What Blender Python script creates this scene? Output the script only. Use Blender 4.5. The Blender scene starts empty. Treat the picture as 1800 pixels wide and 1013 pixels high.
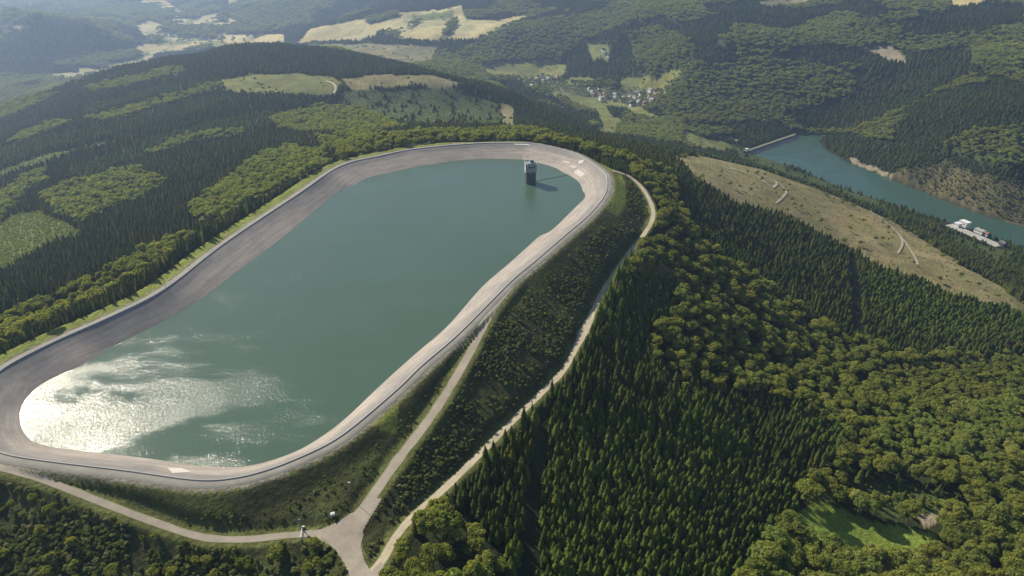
import bpy, math, random
import numpy as np
from mathutils import Vector

random.seed(7); rng = np.random.default_rng(7)
R = math.radians
S = bpy.context.scene
COL = S.collection

# ------------------------------------------------------------ camera, sky, sun, exposure
CAM_H, PITCH, FPX, CX, CY = 230.0, R(29), 1200.0, 900.0, 506.5
cam_d = bpy.data.cameras.new('camera'); cam = bpy.data.objects.new('camera', cam_d); COL.objects.link(cam)
cam.location = (0, 0, CAM_H); cam.rotation_euler = (R(90) - PITCH, 0, 0)
cam_d.sensor_width = 36; cam_d.lens = 24; cam_d.clip_start = 1; cam_d.clip_end = 60000
S.camera = cam
SUN_EL, SUN_AZ = R(37.5), R(-47)          # azimuth from +Y, clockwise
w = bpy.data.worlds.new("World"); S.world = w; w.use_nodes = True
wn = w.node_tree; bg = wn.nodes['Background']
sky = wn.nodes.new('ShaderNodeTexSky'); sky.sky_type = 'NISHITA'; sky.sun_disc = False
sky.sun_elevation = SUN_EL; sky.sun_rotation = SUN_AZ; sky.altitude = 600
wn.links.new(sky.outputs[0], bg.inputs[0]); bg.inputs[1].default_value = 0.088
sl = bpy.data.lights.new('sun', 'SUN'); sl.energy = 5.0; sl.angle = R(0.5); sl.color = (1, 0.905, 0.74)
sun = bpy.data.objects.new('sun', sl); COL.objects.link(sun)
to_sun = Vector((math.cos(SUN_EL) * math.sin(SUN_AZ), math.cos(SUN_EL) * math.cos(SUN_AZ), math.sin(SUN_EL)))
sun.rotation_euler = to_sun.to_track_quat('Z', 'Y').to_euler(); sun.location = (0, 0, 400)
S.view_settings.view_transform = 'Standard'; S.view_settings.look = 'None'
S.view_settings.gamma = 1; S.view_settings.exposure = 0.42
HAZE_DENSITY = 0.000118
S.cycles.volume_step_rate = 4; S.cycles.max_bounces = 5; S.cycles.volume_bounces = 0
S.cycles.transparent_max_bounces = 4; S.cycles.diffuse_bounces = 2

# ------------------------------------------------------------ helpers
SP, CP = math.sin(PITCH), math.cos(PITCH)
def bp(pts, z):
    """photo pixels -> world points on the height z (array or number)"""
    pts = np.asarray(pts, float); u = (pts[:, 0] - CX) / FPX; v = -(pts[:, 1] - CY) / FPX
    dy = CP + v * SP; dz = -SP + v * CP; t = (np.asarray(z, float) - CAM_H) / dz
    return np.c_[u * t, dy * t, np.zeros(len(pts)) + z]
def proj(x, y, z):
    dz = z - CAM_H; d = y * CP - dz * SP; d = np.maximum(d, 1e-3); up = y * SP + dz * CP
    return CX + FPX * x / d, CY - FPX * up / d, d
def hash2(ix, iy, s):
    h = (ix * 374761393 + iy * 668265263 + s * 1442695041) & 0xFFFFFFFF
    h = ((h ^ (h >> 13)) * 1274126177) & 0xFFFFFFFF
    return ((h ^ (h >> 16)) & 0xFFFF) / 65535.0
def vnoise(x, y, s=0):
    x = np.asarray(x, float); y = np.asarray(y, float)
    ix = np.floor(x).astype(np.int64); iy = np.floor(y).astype(np.int64)
    fx = x - ix; fy = y - iy; fx = fx * fx * (3 - 2 * fx); fy = fy * fy * (3 - 2 * fy)
    a = hash2(ix, iy, s); b = hash2(ix + 1, iy, s); c = hash2(ix, iy + 1, s); d = hash2(ix + 1, iy + 1, s)
    return (a * (1 - fx) + b * fx) * (1 - fy) + (c * (1 - fx) + d * fx) * fy
def fbm(x, y, sc, s=0, o=4):
    r = 0; a = .5; t = 0
    for k in range(o):
        r = r + a * vnoise(np.asarray(x) / sc * 2 ** k + 17.3 * k, np.asarray(y) / sc * 2 ** k - 9.1 * k, s + k); t += a; a *= .5
    return r / t
def inpoly(x, y, poly):
    ins = np.zeros(np.shape(x), bool); n = len(poly); j = n - 1
    for i in range(n):
        xi, yi = poly[i]; xj, yj = poly[j]
        if yi != yj:
            ins ^= ((yi > y) != (yj > y)) & (x < (xj - xi) * (y - yi) / (yj - yi) + xi)
        j = i
    return ins
def seg_dist(x, y, P, closed=False):
    """distance to polyline P (n,2+), nearest parameter index"""
    best = np.full(np.shape(x), 1e12); par = np.zeros(np.shape(x)); n = len(P)
    for i in range(n if closed else n - 1):
        a = P[i]; b = P[(i + 1) % n]; dx, dy = b[0] - a[0], b[1] - a[1]; L = dx * dx + dy * dy + 1e-9
        t = np.clip(((x - a[0]) * dx + (y - a[1]) * dy) / L, 0, 1)
        d = (x - a[0] - t * dx) ** 2 + (y - a[1] - t * dy) ** 2
        m = d < best; best = np.where(m, d, best); par = np.where(m, i + t, par)
    return np.sqrt(best), par
def resample(P, step, closed=False):
    P = np.asarray(P, float); Q = np.vstack([P, P[:1]]) if closed else P
    n = len(P); out = []
    for i in range(len(Q) - 1):
        g = (lambda k: P[k % n]) if closed else (lambda k: P[min(max(k, 0), n - 1)])
        p0, p1, p2, p3 = g(i - 1), g(i), g(i + 1), g(i + 2)
        m = max(2, int(np.linalg.norm(p2[:2] - p1[:2]) / (step * .5)) + 1)
        for t in np.arange(m) / m:
            out.append(.5 * ((2 * p1) + (-p0 + p2) * t + (2 * p0 - 5 * p1 + 4 * p2 - p3) * t * t + (-p0 + 3 * p1 - 3 * p2 + p3) * t ** 3))
    if not closed: out.append(P[-1])
    out = np.array(out); C = np.vstack([out, out[:1]]) if closed else out
    s = np.r_[0, np.cumsum(np.linalg.norm(np.diff(C[:, :2], axis=0), axis=1))]
    N = max(3, int(round(s[-1] / step))); q = np.linspace(0, s[-1], N, endpoint=not closed)
    return np.c_[tuple(np.interp(q, s, C[:, k]) for k in range(C.shape[1]))]
def smooth_closed(P, k):
    for _ in range(k): P = (np.roll(P, 1, 0) + 2 * P + np.roll(P, -1, 0)) / 4
    return P
def tag(o, label=None, cat=None, group=None, kind=None):
    for k, v in (('label', label), ('category', cat), ('group', group), ('kind', kind)):
        if v: o[k] = v
    return o
def mesh(name, V, F, mats=(), parent=None, smooth=False, link=True):
    me = bpy.data.meshes.new(name); V = np.asarray(V, np.float32)
    if isinstance(F, np.ndarray) and F.ndim == 2:
        k = F.shape[1]; me.vertices.add(len(V)); me.vertices.foreach_set('co', V.ravel())
        me.loops.add(F.size); me.loops.foreach_set('vertex_index', F.astype(np.int32).ravel())
        me.polygons.add(len(F)); me.polygons.foreach_set('loop_start', np.arange(0, F.size, k, dtype=np.int32))
        me.polygons.foreach_set('loop_total', np.full(len(F), k, np.int32)); me.update(calc_edges=True); me.validate()
    else:
        me.from_pydata([tuple(map(float, v)) for v in V], [], [tuple(map(int, f)) for f in F]); me.update()
    for m in (mats if isinstance(mats, (list, tuple)) else [mats]): me.materials.append(m)
    if smooth: me.polygons.foreach_set('use_smooth', np.ones(len(me.polygons), bool))
    o = bpy.data.objects.new(name, me)
    if link: COL.objects.link(o)
    if parent: o.parent = parent
    return o
class MB:
    """collects boxes, tubes and prisms into one mesh"""
    def __init__(s): s.V = []; s.F = []
    def add(s, V, F):
        b = len(s.V); s.V += [tuple(v) for v in V]; s.F += [tuple(i + b for i in f) for f in F]; return s
    def box(s, c, d, rz=0, taper=1.0):
        cx, cy, cz = c; a, b, h = d[0] / 2, d[1] / 2, d[2] / 2; co, si = math.cos(rz), math.sin(rz); V = []
        for zz, k in ((-h, 1), (h, taper)):
            for x, y in ((-a, -b), (a, -b), (a, b), (-a, b)):
                x *= k; y *= k; V.append((cx + x * co - y * si, cy + x * si + y * co, cz + zz))
        return s.add(V, [(0, 3, 2, 1), (4, 5, 6, 7), (0, 1, 5, 4), (1, 2, 6, 5), (2, 3, 7, 6), (3, 0, 4, 7)])
    def tube(s, a, b, r0, r1=None, n=8):
        r1 = r0 if r1 is None else r1; a = Vector(a); b = Vector(b); q = (b - a).to_track_quat('Z', 'Y'); V = []
        for p, r in ((a, r0), (b, r1)):
            for k in range(n): V.append(p + q @ Vector((r * math.cos(6.28318 * k / n), r * math.sin(6.28318 * k / n), 0)))
        return s.add(V, [(k, (k + 1) % n, n + (k + 1) % n, n + k) for k in range(n)] + [tuple(range(n))[::-1], tuple(range(n, 2 * n))])
    def prism(s, poly, z0, z1, k=1.0):
        n = len(poly); c = np.mean(poly, 0)
        V = [(x, y, z0) for x, y in poly] + [(c[0] + (x - c[0]) * k, c[1] + (y - c[1]) * k, z1) for x, y in poly]
        return s.add(V, [(i, (i + 1) % n, n + (i + 1) % n, n + i) for i in range(n)] + [tuple(range(n))[::-1], tuple(range(n, 2 * n))])
    def gable(s, c, d, rz, over=.5, rise=None):
        cx, cy, cz = c; a, b = d[0] / 2 + over, d[1] / 2 + over; h = rise or d[1] * .45; co, si = math.cos(rz), math.sin(rz)
        T = lambda x, y, z: (cx + x * co - y * si, cy + x * si + y * co, cz + z)
        V = [T(-a, -b, 0), T(a, -b, 0), T(a, b, 0), T(-a, b, 0), T(-a, 0, h), T(a, 0, h)]
        return s.add(V, [(0, 3, 2, 1), (0, 1, 5, 4), (2, 3, 4, 5), (0, 4, 3), (1, 2, 5)])
    def build(s, name, mat, parent=None, link=True): return mesh(name, s.V, s.F, mat, parent, link=link)
def empty(name, loc, rz=0):
    o = bpy.data.objects.new(name, None); COL.objects.link(o); o.location = loc; o.rotation_euler = (0, 0, rz); return o

# ------------------------------------------------------------ materials
def new_mat(name):
    m = bpy.data.materials.new(name); m.use_nodes = True; nt = m.node_tree
    return m, nt, nt.nodes['Principled BSDF'], nt.nodes['Material Output']
def N(nt, t, **k):
    n = nt.nodes.new(t)
    for a, b in k.items():
        if a in n.inputs.keys() if isinstance(a, str) else False: n.inputs[a].default_value = b
        else: setattr(n, a, b)
    return n
def noise(nt, vec, scale, detail=4, rough=.6):
    n = nt.nodes.new('ShaderNodeTexNoise'); n.inputs['Scale'].default_value = scale; n.inputs['Detail'].default_value = detail
    n.inputs['Roughness'].default_value = rough
    if vec: nt.links.new(vec, n.inputs['Vector'])
    return n.outputs['Fac']
def ramp(nt, fac, stops):
    r = nt.nodes.new('ShaderNodeValToRGB'); e = r.color_ramp.elements
    while len(e) < len(stops): e.new(.5)
    for q, (p, c) in zip(e, stops): q.position = p; q.color = (*c, 1) if len(c) == 3 else c
    nt.links.new(fac, r.inputs[0]); return r.outputs[0]
def mix(nt, a, b, f, mode='MIX'):
    m = nt.nodes.new('ShaderNodeMix'); m.data_type = 'RGBA'; m.blend_type = mode
    for s, v in ((6, a), (7, b), (0, f)):
        if hasattr(v, 'links') or hasattr(v, 'is_linked'): nt.links.new(v, m.inputs[s])
        else: m.inputs[s].default_value = (*v, 1) if isinstance(v, tuple) else v
    return m.outputs[2]
def math_n(nt, op, a, b):
    m = nt.nodes.new('ShaderNodeMath'); m.operation = op
    for i, v in ((0, a), (1, b)):
        if hasattr(v, 'is_linked'): nt.links.new(v, m.inputs[i])
        else: m.inputs[i].default_value = v
    return m.outputs[0]
def bump(nt, h, strength, dist, bsdf):
    b = nt.nodes.new('ShaderNodeBump'); b.inputs['Strength'].default_value = strength; b.inputs['Distance'].default_value = dist
    nt.links.new(h, b.inputs['Height']); nt.links.new(b.outputs[0], bsdf.inputs['Normal'])
def wpos(nt): return nt.nodes.new('ShaderNodeNewGeometry').outputs['Position']

def plain(name, c, rough=.7, var=.25, scale=.6, metal=0):
    m, nt, b, o = new_mat(name); p = wpos(nt); f = noise(nt, p, scale, 5)
    nt.links.new(mix(nt, tuple(x * (1 - var) for x in c), tuple(min(1, x * (1 + var)) for x in c), f), b.inputs['Base Color'])
    b.inputs['Roughness'].default_value = rough; b.inputs['Metallic'].default_value = metal; return m
def foliage(name, dark, light, warm, trans=.35, nscale=.012, vary=.75):
    """leaf material: colour varies from tree to tree, over the stand and inside the crown"""
    m, nt, b, out = new_mat(name)
    oi = nt.nodes.new('ShaderNodeObjectInfo'); big = noise(nt, oi.outputs['Location'], nscale, 3)
    f = math_n(nt, 'ADD', math_n(nt, 'MULTIPLY', oi.outputs['Random'], vary), math_n(nt, 'MULTIPLY', big, 1.22 - vary))
    col = ramp(nt, f, [(.12, dark), (.6, light), (1.0, warm)])
    p = wpos(nt); fine = noise(nt, p, .9, 2)
    col = mix(nt, col, ramp(nt, fine, [(.3, (.62, .62, .62)), (.7, (1.3, 1.3, 1.3))]), 1.0, 'MULTIPLY')
    b.inputs['Roughness'].default_value = .8; b.inputs['Specular IOR Level'].default_value = .06
    nt.links.new(col, b.inputs['Base Color'])
    t = nt.nodes.new('ShaderNodeBsdfTranslucent'); tc = mix(nt, col, (1.15, 1.1, .45), 1.0, 'MULTIPLY'); nt.links.new(tc, t.inputs[0])
    mx = nt.nodes.new('ShaderNodeMixShader'); mx.inputs[0].default_value = trans
    nt.links.new(b.outputs[0], mx.inputs[1]); nt.links.new(t.outputs[0], mx.inputs[2]); nt.links.new(mx.outputs[0], out.inputs[0])
    return m
M = {}
M['spruce'] = foliage('spruce_needles', (.052, .082, .020), (.098, .138, .028), (.190, .180, .045), .46, .012, .5)
M['larch'] = foliage('young_needles', (.090, .140, .028), (.140, .200, .036), (.190, .225, .045), .5)
M['leaf'] = foliage('broad_leaves', (.190, .225, .060), (.290, .325, .082), (.320, .335, .082), .58)
M['beech'] = foliage('pale_beech_leaves', (.230, .300, .080), (.300, .355, .095), (.345, .365, .105), .55)
M['shrub'] = foliage('shrub_leaves', (.110, .150, .045), (.185, .225, .070), (.320, .340, .190), .5, .05)
M['bark'] = plain('bark', (.09, .07, .05), .9, .4, 2)

def ground_mat():
    m, nt, b, out = new_mat('ground_cover'); p = wpos(nt)
    a = nt.nodes.new('ShaderNodeAttribute'); a.attribute_name = 'cover'
    n1 = noise(nt, p, .035, 6, .65); n2 = noise(nt, p, .35, 4, .7); n3 = noise(nt, p, .006, 3)
    c = mix(nt, a.outputs['Color'], ramp(nt, n1, [(.25, (.66, .62, .60)), (.75, (1.38, 1.36, 1.25))]), 1.0, 'MULTIPLY')
    c = mix(nt, c, ramp(nt, n2, [(.3, (.62, .64, .60)), (.72, (1.35, 1.34, 1.30))]), 1.0, 'MULTIPLY')
    c = mix(nt, c, ramp(nt, n3, [(.3, (.88, .9, .9)), (.7, (1.12, 1.1, 1.05))]), 1.0, 'MULTIPLY')
    nt.links.new(c, b.inputs['Base Color']); b.inputs['Roughness'].default_value = .95; b.inputs['Specular IOR Level'].default_value = .1
    v = nt.nodes.new('ShaderNodeTexVoronoi'); v.inputs['Scale'].default_value = .09; nt.links.new(p, v.inputs['Vector'])
    h = math_n(nt, 'ADD', math_n(nt, 'MULTIPLY', n2, .8), math_n(nt, 'MULTIPLY', v.outputs['Distance'], a.outputs['Alpha']))
    bump(nt, h, .9, 2.2, b); return m
M['ground'] = ground_mat()
def gravel(name, c, sc=.5, ruts=0):
    m, nt, b, out = new_mat(name); p = wpos(nt); n1 = noise(nt, p, sc, 6, .7); n2 = noise(nt, p, .06, 3)
    c1 = mix(nt, tuple(x * .7 for x in c), tuple(x * 1.22 for x in c), n1)
    c1 = mix(nt, c1, ramp(nt, n2, [(.3, (.8, .8, .78)), (.7, (1.12, 1.1, 1.08))]), 1.0, 'MULTIPLY')
    if ruts:
        at = nt.nodes.new('ShaderNodeAttribute'); at.attribute_name = 'across'; e = math_n(nt, 'ADD', at.outputs['Fac'], math_n(nt, 'MULTIPLY', math_n(nt, 'SUBTRACT', noise(nt, p, .15, 3), .5), .35))
        c1 = mix(nt, c1, (.13, .14, .05), ramp(nt, e, [(0, (.75,) * 3), (.12, (.1,) * 3), (.28, (0,) * 3), (.42, (0,) * 3), (.5, (ruts,) * 3), (.58, (0,) * 3), (.74, (0,) * 3), (.88, (.1,) * 3), (1, (.75,) * 3)]))
    nt.links.new(c1, b.inputs['Base Color']); b.inputs['Roughness'].default_value = .9; bump(nt, n1, .4, .15, b); return m
M['track'] = gravel('track_gravel', (.46, .40, .29), .5, .3); M['road'] = gravel('road_asphalt', (.32, .28, .225), .5, .05)
M['crest'] = gravel('crest_road_surface', (.25, .24, .21), .3)

# ------------------------------------------------------------ basin outlines
WATER_Z = -10.0
wall_px = [(0,652),(50,624),(117,592),(201,555),(292,508),(396,428),(523,343),(600,292),(667,275),(734,262),(835,253),(902,252),(936,253),(1003,268),(1036,285),(1063,305),(1067,322),(1063,343),(1036,377),(986,420),(935,464),(902,491),(862,531),(801,592),(734,649),(707,677),(600,767),(537,800),(487,821),(436,837),(369,846),(302,839),(235,829),(168,821),(84,811),(0,797),(-26,776),(-38,742),(-34,705),(-20,674)]
water_px = [(587,343),(497,417),(403,488),(349,528),(268,575),(201,608),(151,639),(77,673),(40,710),(35,740),(44,764),(67,780),(117,790),(201,799),(268,807),(336,817),(386,821),(436,819),(487,806),(537,785),(600,742),(667,679),(734,619),(788,572),(848,504),(902,457),(958,407),(971,404),(1009,367),(1028,347),(1025,339),(1016,319),(986,302),(936,287),(902,280),(835,280),(785,285),(717,299),(667,312),(600,336)]
CR = smooth_closed(resample(bp(wall_px, 0)[:, :2], 3.0, True), 10)
WL = resample(bp(water_px, WATER_Z)[:, :2], 2.0, True)
area2 = np.sum(CR[:, 0] * np.roll(CR[:, 1], -1) - np.roll(CR[:, 0], -1) * CR[:, 1])
if area2 < 0: CR = CR[::-1].copy()                                    # counter-clockwise
def normals(P):
    t = np.roll(P, -1, 0) - np.roll(P, 1, 0); t /= np.linalg.norm(t, axis=1)[:, None]
    return np.c_[t[:, 1], -t[:, 0]]                                   # outward for ccw
CN = normals(CR)
off = seg_dist(CR[:, 0], CR[:, 1], WL, True)[0]
for _ in range(2): off = (np.roll(off, 1) + 2 * off + np.roll(off, -1)) / 4
off = np.clip(off, 12, 27)

# ------------------------------------------------------------ roads (photo pixel, height)
def road_path(pts, step=2.5):
    P = np.vstack([bp([(a, b)], z) for a, b, z in pts]); return resample(P, step)
ROADS = {
 'ramp': (road_path([(905,494,-.1),(880,525,-.6),(852,570,-2),(818,635,-4.2),(765,722,-7),(700,808,-9.2),(652,876,-10.6),(618,925,-11.2)]), 6.2),
 'left': (road_path([(-60,801,-.1),(0,822,-.5),(60,838,-2),(130,864,-4.2),(230,903,-7.5),(330,938,-10),(385,948,-10.6),(440,948,-10.9),(510,941,-11.1),(590,935,-11.2)]), 4.4),
 'south': (road_path([(598,935,-11.2),(612,960,-11.5),(632,1000,-12),(645,1040,-12.6),(650,1090,-13.4)]), 6.5),
 'track': (road_path([(650,1010,-12.3),(672,985,-12.8),(700,938,-15),(735,900,-17),(780,860,-19),(830,812,-21.5),(900,742,-25),(955,688,-27),(990,652,-28),(1012,612,-28.5),(1032,572,-28.5),(1060,512,-27.5),(1098,455,-25),(1135,408,-21.5),(1148,380,-18.5),(1143,355,-15.5),(1128,330,-11.5),(1110,313,-7.5),(1092,304,-3.5),(1076,300,-.6)]), 4.3),
}
allroads = list(ROADS.values())

# ------------------------------------------------------------ terrain
CTRL = """0 620 -12|60 590 -14|0 530 -40|0 450 -75|0 380 -105|0 300 -135|0 250 -160|0 200 -190|60 182 -178|110 160 -158|150 148 -140|220 124 -118|300 108 -98|390 92 -78|480 84 -66|540 98 -68|620 128 -74|680 138 -76|740 138 -76
800 146 -84|850 152 -98|900 165 -120|950 190 -150|1000 215 -172|1040 240 -190|400 152 -80|480 150 -76|560 155 -77|640 152 -78|300 150 -95|200 190 -115|100 240 -120|100 330 -105|100 430 -72|200 330 -84|200 430 -50|200 490 -30|300 430 -34
300 350 -62|300 250 -92|400 330 -50|400 390 -22|400 250 -82|500 320 -22|500 250 -62|500 200 -88|600 268 -16|600 230 -62|600 190 -96|700 248 -18|700 210 -82|700 180 -100|800 243 -20|800 215 -75|800 190 -115|850 172 -112|900 240 -22
900 215 -85|960 244 -24|960 222 -90|1040 256 -30|1100 275 -28|1100 258 -75|1160 300 -38|1200 285 -72|1250 292 -92|1180 340 -44|1350 322 -122|1380 352 -116|1450 372 -145|1500 400 -150|1600 452 -158|1700 500 -165|1780 522 -175|1290 300 -110
1340 296 -165|1440 335 -180|1560 388 -192|1680 452 -212|1700 440 -240|1760 455 -240|1660 412 -257|1790 505 -205|1850 540 -205|1120 400 -34|1150 480 -46|1200 400 -62|1300 380 -92|1300 450 -100|1400 430 -122|1500 500 -142|1100 560 -46|1200 550 -72|1300 550 -100|1400 600 -125|1500 600 -148|1500 650 -150|1650 600 -172
1800 600 -185|1650 700 -158|1800 700 -172|1050 700 -42|1200 700 -72|1350 700 -102|1500 760 -128|1650 800 -134|1800 800 -150|950 800 -36|1100 800 -56|1250 850 -80|1400 850 -108|1500 900 -122|1600 920 -126|1540 960 -122|1800 900 -138|1800 1013 -128|1400 980 -106
850 900 -28|1000 900 -44|1150 950 -62|1300 1000 -88|800 1000 -24|1000 1000 -42|0 900 -12|0 960 -17|0 1013 -22|100 940 -14|200 970 -17|200 1013 -22|330 990 -16|450 1010 -17|550 1000 -15|300 1080 -26|700 1100 -20|1000 1100 -45|1500 1100 -110|1800 1100 -120
1300 264 -262|1395 238 -262|1250 268 -235|1200 240 -236|1150 230 -248|1100 222 -262|1060 232 -264|1060 205 -268|1000 190 -270|1080 172 -268|1140 180 -266|950 152 -262|1000 165 -266|1120 160 -258|1250 235 -250|1320 225 -252|1450 228 -262|1380 226 -258
1330 262 -274|1400 300 -274|1480 330 -274|1560 360 -274|1640 384 -272|1760 428 -270|1445 252 -272|1500 292 -270|1560 314 -269|1640 348 -268|1720 378 -268|1800 403 -267|1400 260 -284|1500 310 -286|1600 350 -286|1700 390 -286|1780 412 -286|1480 250 -256|1560 280 -248|1650 325 -256
1760 370 -258|1600 295 -240|1700 290 -215|1800 320 -226|1800 270 -172|1700 240 -176|1600 200 -176|1520 190 -216|1500 215 -236|1700 180 -140|1800 180 -116|1750 130 -108|1800 100 -86|1800 60 -66|1640 150 -150|1560 150 -175
1200 200 -242|1200 165 -212|1200 130 -176|1300 200 -238|1300 165 -205|1300 120 -164|1400 200 -232|1400 150 -190|1400 110 -150|1450 180 -215|1500 110 -144|1600 100 -126|1700 95 -112|1620 125 -142|1150 120 -186|1250 90 -130|1330 80 -112|1300 60 -98|1400 70 -104|1500 70 -100
1200 20 -64|1200 60 -110|1300 0 -55|1400 30 -76|1500 20 -66|1600 10 -60|1600 50 -78|1700 50 -74|1700 15 -54|1800 20 -46|1100 40 -110|1100 80 -176|1100 110 -212|1150 0 -60|1000 20 -120|1000 60 -170|1000 95 -218|950 110 -236|950 70 -172|900 90 -206
900 45 -140|900 120 -240|850 50 -158|850 100 -212|850 0 -118|800 75 -198|760 40 -168|800 120 -226|700 60 -188|700 100 -214|700 28 -178|640 60 -202|600 50 -214|600 95 -222|560 70 -222|540 95 -240|500 78 -270|650 8 -210|600 20 -238|650 0 -205|500 40 -292|500 10 -250|500 0 -232|440 0 -262|440 30 -298
450 60 -300|400 75 -310|330 85 -325|300 60 -328|350 30 -326|350 10 -324|400 20 -310|250 80 -330|270 40 -327|290 10 -324|230 20 -322|150 120 -330|100 140 -330|50 165 -330|0 180 -330|100 112 -322|180 92 -312|240 78 -312|100 70 -262|180 55 -246|150 38 -196|100 25 -176|60 8 -120|0 30 -190|0 70 -262|0 110 -318|0 0 -120|220 62 -282"""
cp = np.array([[float(v) for v in q.split()] for l in CTRL.split('\n') for q in l.split('|')])
cw = bp(cp[:, :2], cp[:, 2])
for P, wd in allroads: cw = np.vstack([cw, P[::8]])
extra = [(-3000, 9000, -60), (0, 9000, -40), (3000, 9000, -30), (6500, 9000, -20), (-6500, 9000, -80), (-6000, 5500, -200), (-1500, 7000, -260), (500, 6000, -60), (2500, 5000, -20), (5000, 5000, 10), (3200, 3000, -40), (4500, 1500, -120), (-4500, 3000, -250), (-4000, 1000, -320), (-2500, 1500, -330), (-1800, 700, -300), (-1000, 300, -200), (-600, 100, -60), (-500, -200, -80), (0, -200, -40), (600, -200, -150), (1300, 200, -286), (1500, 700, -240), (2500, 600, -150), (1200, 500, -284), (0, -900, -180), (-1500, -700, -280), (1800, -700, -260), (-350, 430, -45), (-420, 330, -40), (950, 500, -240), (950, 250, -260)]
cw = np.vstack([cw, extra]); cw += rng.normal(0, .01, cw.shape)
cxy = cw[:, :2] / 1000.0; nC = len(cw)
dist = np.linalg.norm(cxy[:, None] - cxy[None], axis=2)
A = np.zeros((nC + 3, nC + 3)); A[:nC, :nC] = dist - np.eye(nC) * .0035; A[:nC, nC] = 1; A[nC, :nC] = 1
A[:nC, nC + 1:] = cxy; A[nC + 1:, :nC] = cxy.T
wts = np.linalg.solve(A, np.r_[cw[:, 2], 0, 0, 0])
def base_h(x, y):
    x = np.asarray(x, float); sh = x.shape; q = np.c_[x.ravel(), np.ravel(y)] / 1000.0; out = np.zeros(len(q))
    for i in range(0, len(q), 20000):
        b = q[i:i + 20000]
        d = np.sqrt(((b[:, None, 0] - cxy[None, :, 0]) ** 2) + ((b[:, None, 1] - cxy[None, :, 1]) ** 2))
        out[i:i + 20000] = d @ wts[:nC] + wts[nC] + b @ wts[nC + 1:]
    return out.reshape(sh)
LAKE_Z = -270.0
lake_px = [(1318,270),(1334,256),(1397,236),(1445,238),(1438,248),(1448,262),(1500,290),(1560,312),(1640,345),(1720,375),(1800,400),(1900,430),(2050,470),(2050,540),(1900,478),(1800,440),(1700,403),(1640,384),(1560,358),(1480,330),(1400,297),(1345,278)]
LAKE = bp(lake_px, LAKE_Z)[:, :2]
YARD = bp([(1668, 395), (1757, 433)], -263.0)[:, :2]
def sd_crest(x, y):
    d, p = seg_dist(x, y, CR[::3], True); ins = inpoly(x, y, CR[::3]); return np.where(ins, -d, d)
def terrain_h(x, y):
    z = base_h(x, y); r = np.hypot(x, y)
    amp = np.clip((r - 700) / 1500, 0, 1)
    z = z + (fbm(x, y, 420, 3) - .5) * (45 + 75 * np.clip((z + 262) / 90, 0, 1) * np.clip((r - 1700) / 600, 0, 1)) * amp + (fbm(x, y, 60, 9, 3) - .5) * (2.0 + 7 * amp)
    rg = 1 - np.abs(2 * fbm(x, y, 900, 31, 3) - 1); z = z - (rg ** 4) * 40 * np.clip((r - 2200) / 2000, 0, 1) * (z > -300)
    d = np.full(np.shape(x), 500.0); near = (r < 1100)
    d[near] = sd_crest(x[near], y[near])
    capz = -.6 - .03 * np.maximum(d, 0) - .5 * np.maximum(d - 19, 0); k = np.clip((d - 20) / 38, 0, 1); k = k * k * (3 - 2 * k)
    z = np.where(d < 60, np.minimum(z, capz) * (1 - k) + z * k, z)
    st_ = 7.5 + 9.5 * np.clip((-40 - x) / 50, 0, 1) * np.clip((y - 255) / 50, 0, 1); z = np.maximum(z, np.where(d < 200, -np.maximum(d - st_, 0) / 1.62 - .35 - .04 * np.maximum(d - 7.5, 0), -1e4))
    for P, wd in allroads:
        m = near & (x > P[:, 0].min() - 20) & (x < P[:, 0].max() + 20) & (y > P[:, 1].min() - 20) & (y < P[:, 1].max() + 20)
        if m.any():
            Q = P[::3] if (len(P) - 1) % 3 == 0 else np.vstack([P[::3], P[-1:]])
            dd, pr = seg_dist(x[m], y[m], Q); zr = np.interp(pr, np.arange(len(Q)), Q[:, 2])
            k = np.clip((dd - wd / 2 - 1.2) / 5, 0, 1); k = k * k * (3 - 2 * k); z[m] = zr * (1 - k) + z[m] * k
    z = np.where((d > -.5) & (d <= 7.5), -.35, z)
    z = np.where(d <= -.5, np.maximum(-.35 + (d + .5) * 1.1, -32), z)
    m = (r > 900) & (x > 500) & (r < 1400)
    if m.any():
        dd = seg_dist(x[m], y[m], YARD)[0]; k = np.clip((dd - 12) / 26, 0, 1); z[m] = -263.6 * (1 - k) + z[m] * k
    m = (r > 900) & (x > 200) & (y < 2000)
    if m.any():
        dl = seg_dist(x[m], y[m], LAKE, True)[0]; il = inpoly(x[m], y[m], LAKE); zz = z[m]
        zz = np.where(il, LAKE_Z - 1 - np.minimum(dl * .3, 8), np.maximum(zz, LAKE_Z + .6 + np.minimum(dl * .12, 5))); z[m] = zz
    return z
na, nr = 760, 640
ang = np.linspace(R(-58), R(58), na); rad = 95 * np.exp(np.linspace(0, math.log(16000 / 95.), nr))
AA, RR = np.meshgrid(ang, rad, indexing='ij'); TX = RR * np.sin(AA); TY = RR * np.cos(AA)
TZ = terrain_h(TX.ravel(), TY.ravel()).reshape(TX.shape)
LR0, LR1 = math.log(95.), math.log(16000.)
def Hs(x, y):
    x = np.asarray(x, float); y = np.asarray(y, float); a = (np.arctan2(x, y) - ang[0]) / (ang[1] - ang[0])
    r = (np.log(np.hypot(x, y)) - LR0) / (LR1 - LR0) * (nr - 1)
    a = np.clip(a, 0, na - 1.001); r = np.clip(r, 0, nr - 1.001); i = a.astype(int); j = r.astype(int); fa = a - i; fr = r - j
    return (TZ[i, j] * (1 - fa) + TZ[i + 1, j] * fa) * (1 - fr) + (TZ[i, j + 1] * (1 - fa) + TZ[i + 1, j + 1] * fa) * fr
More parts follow.
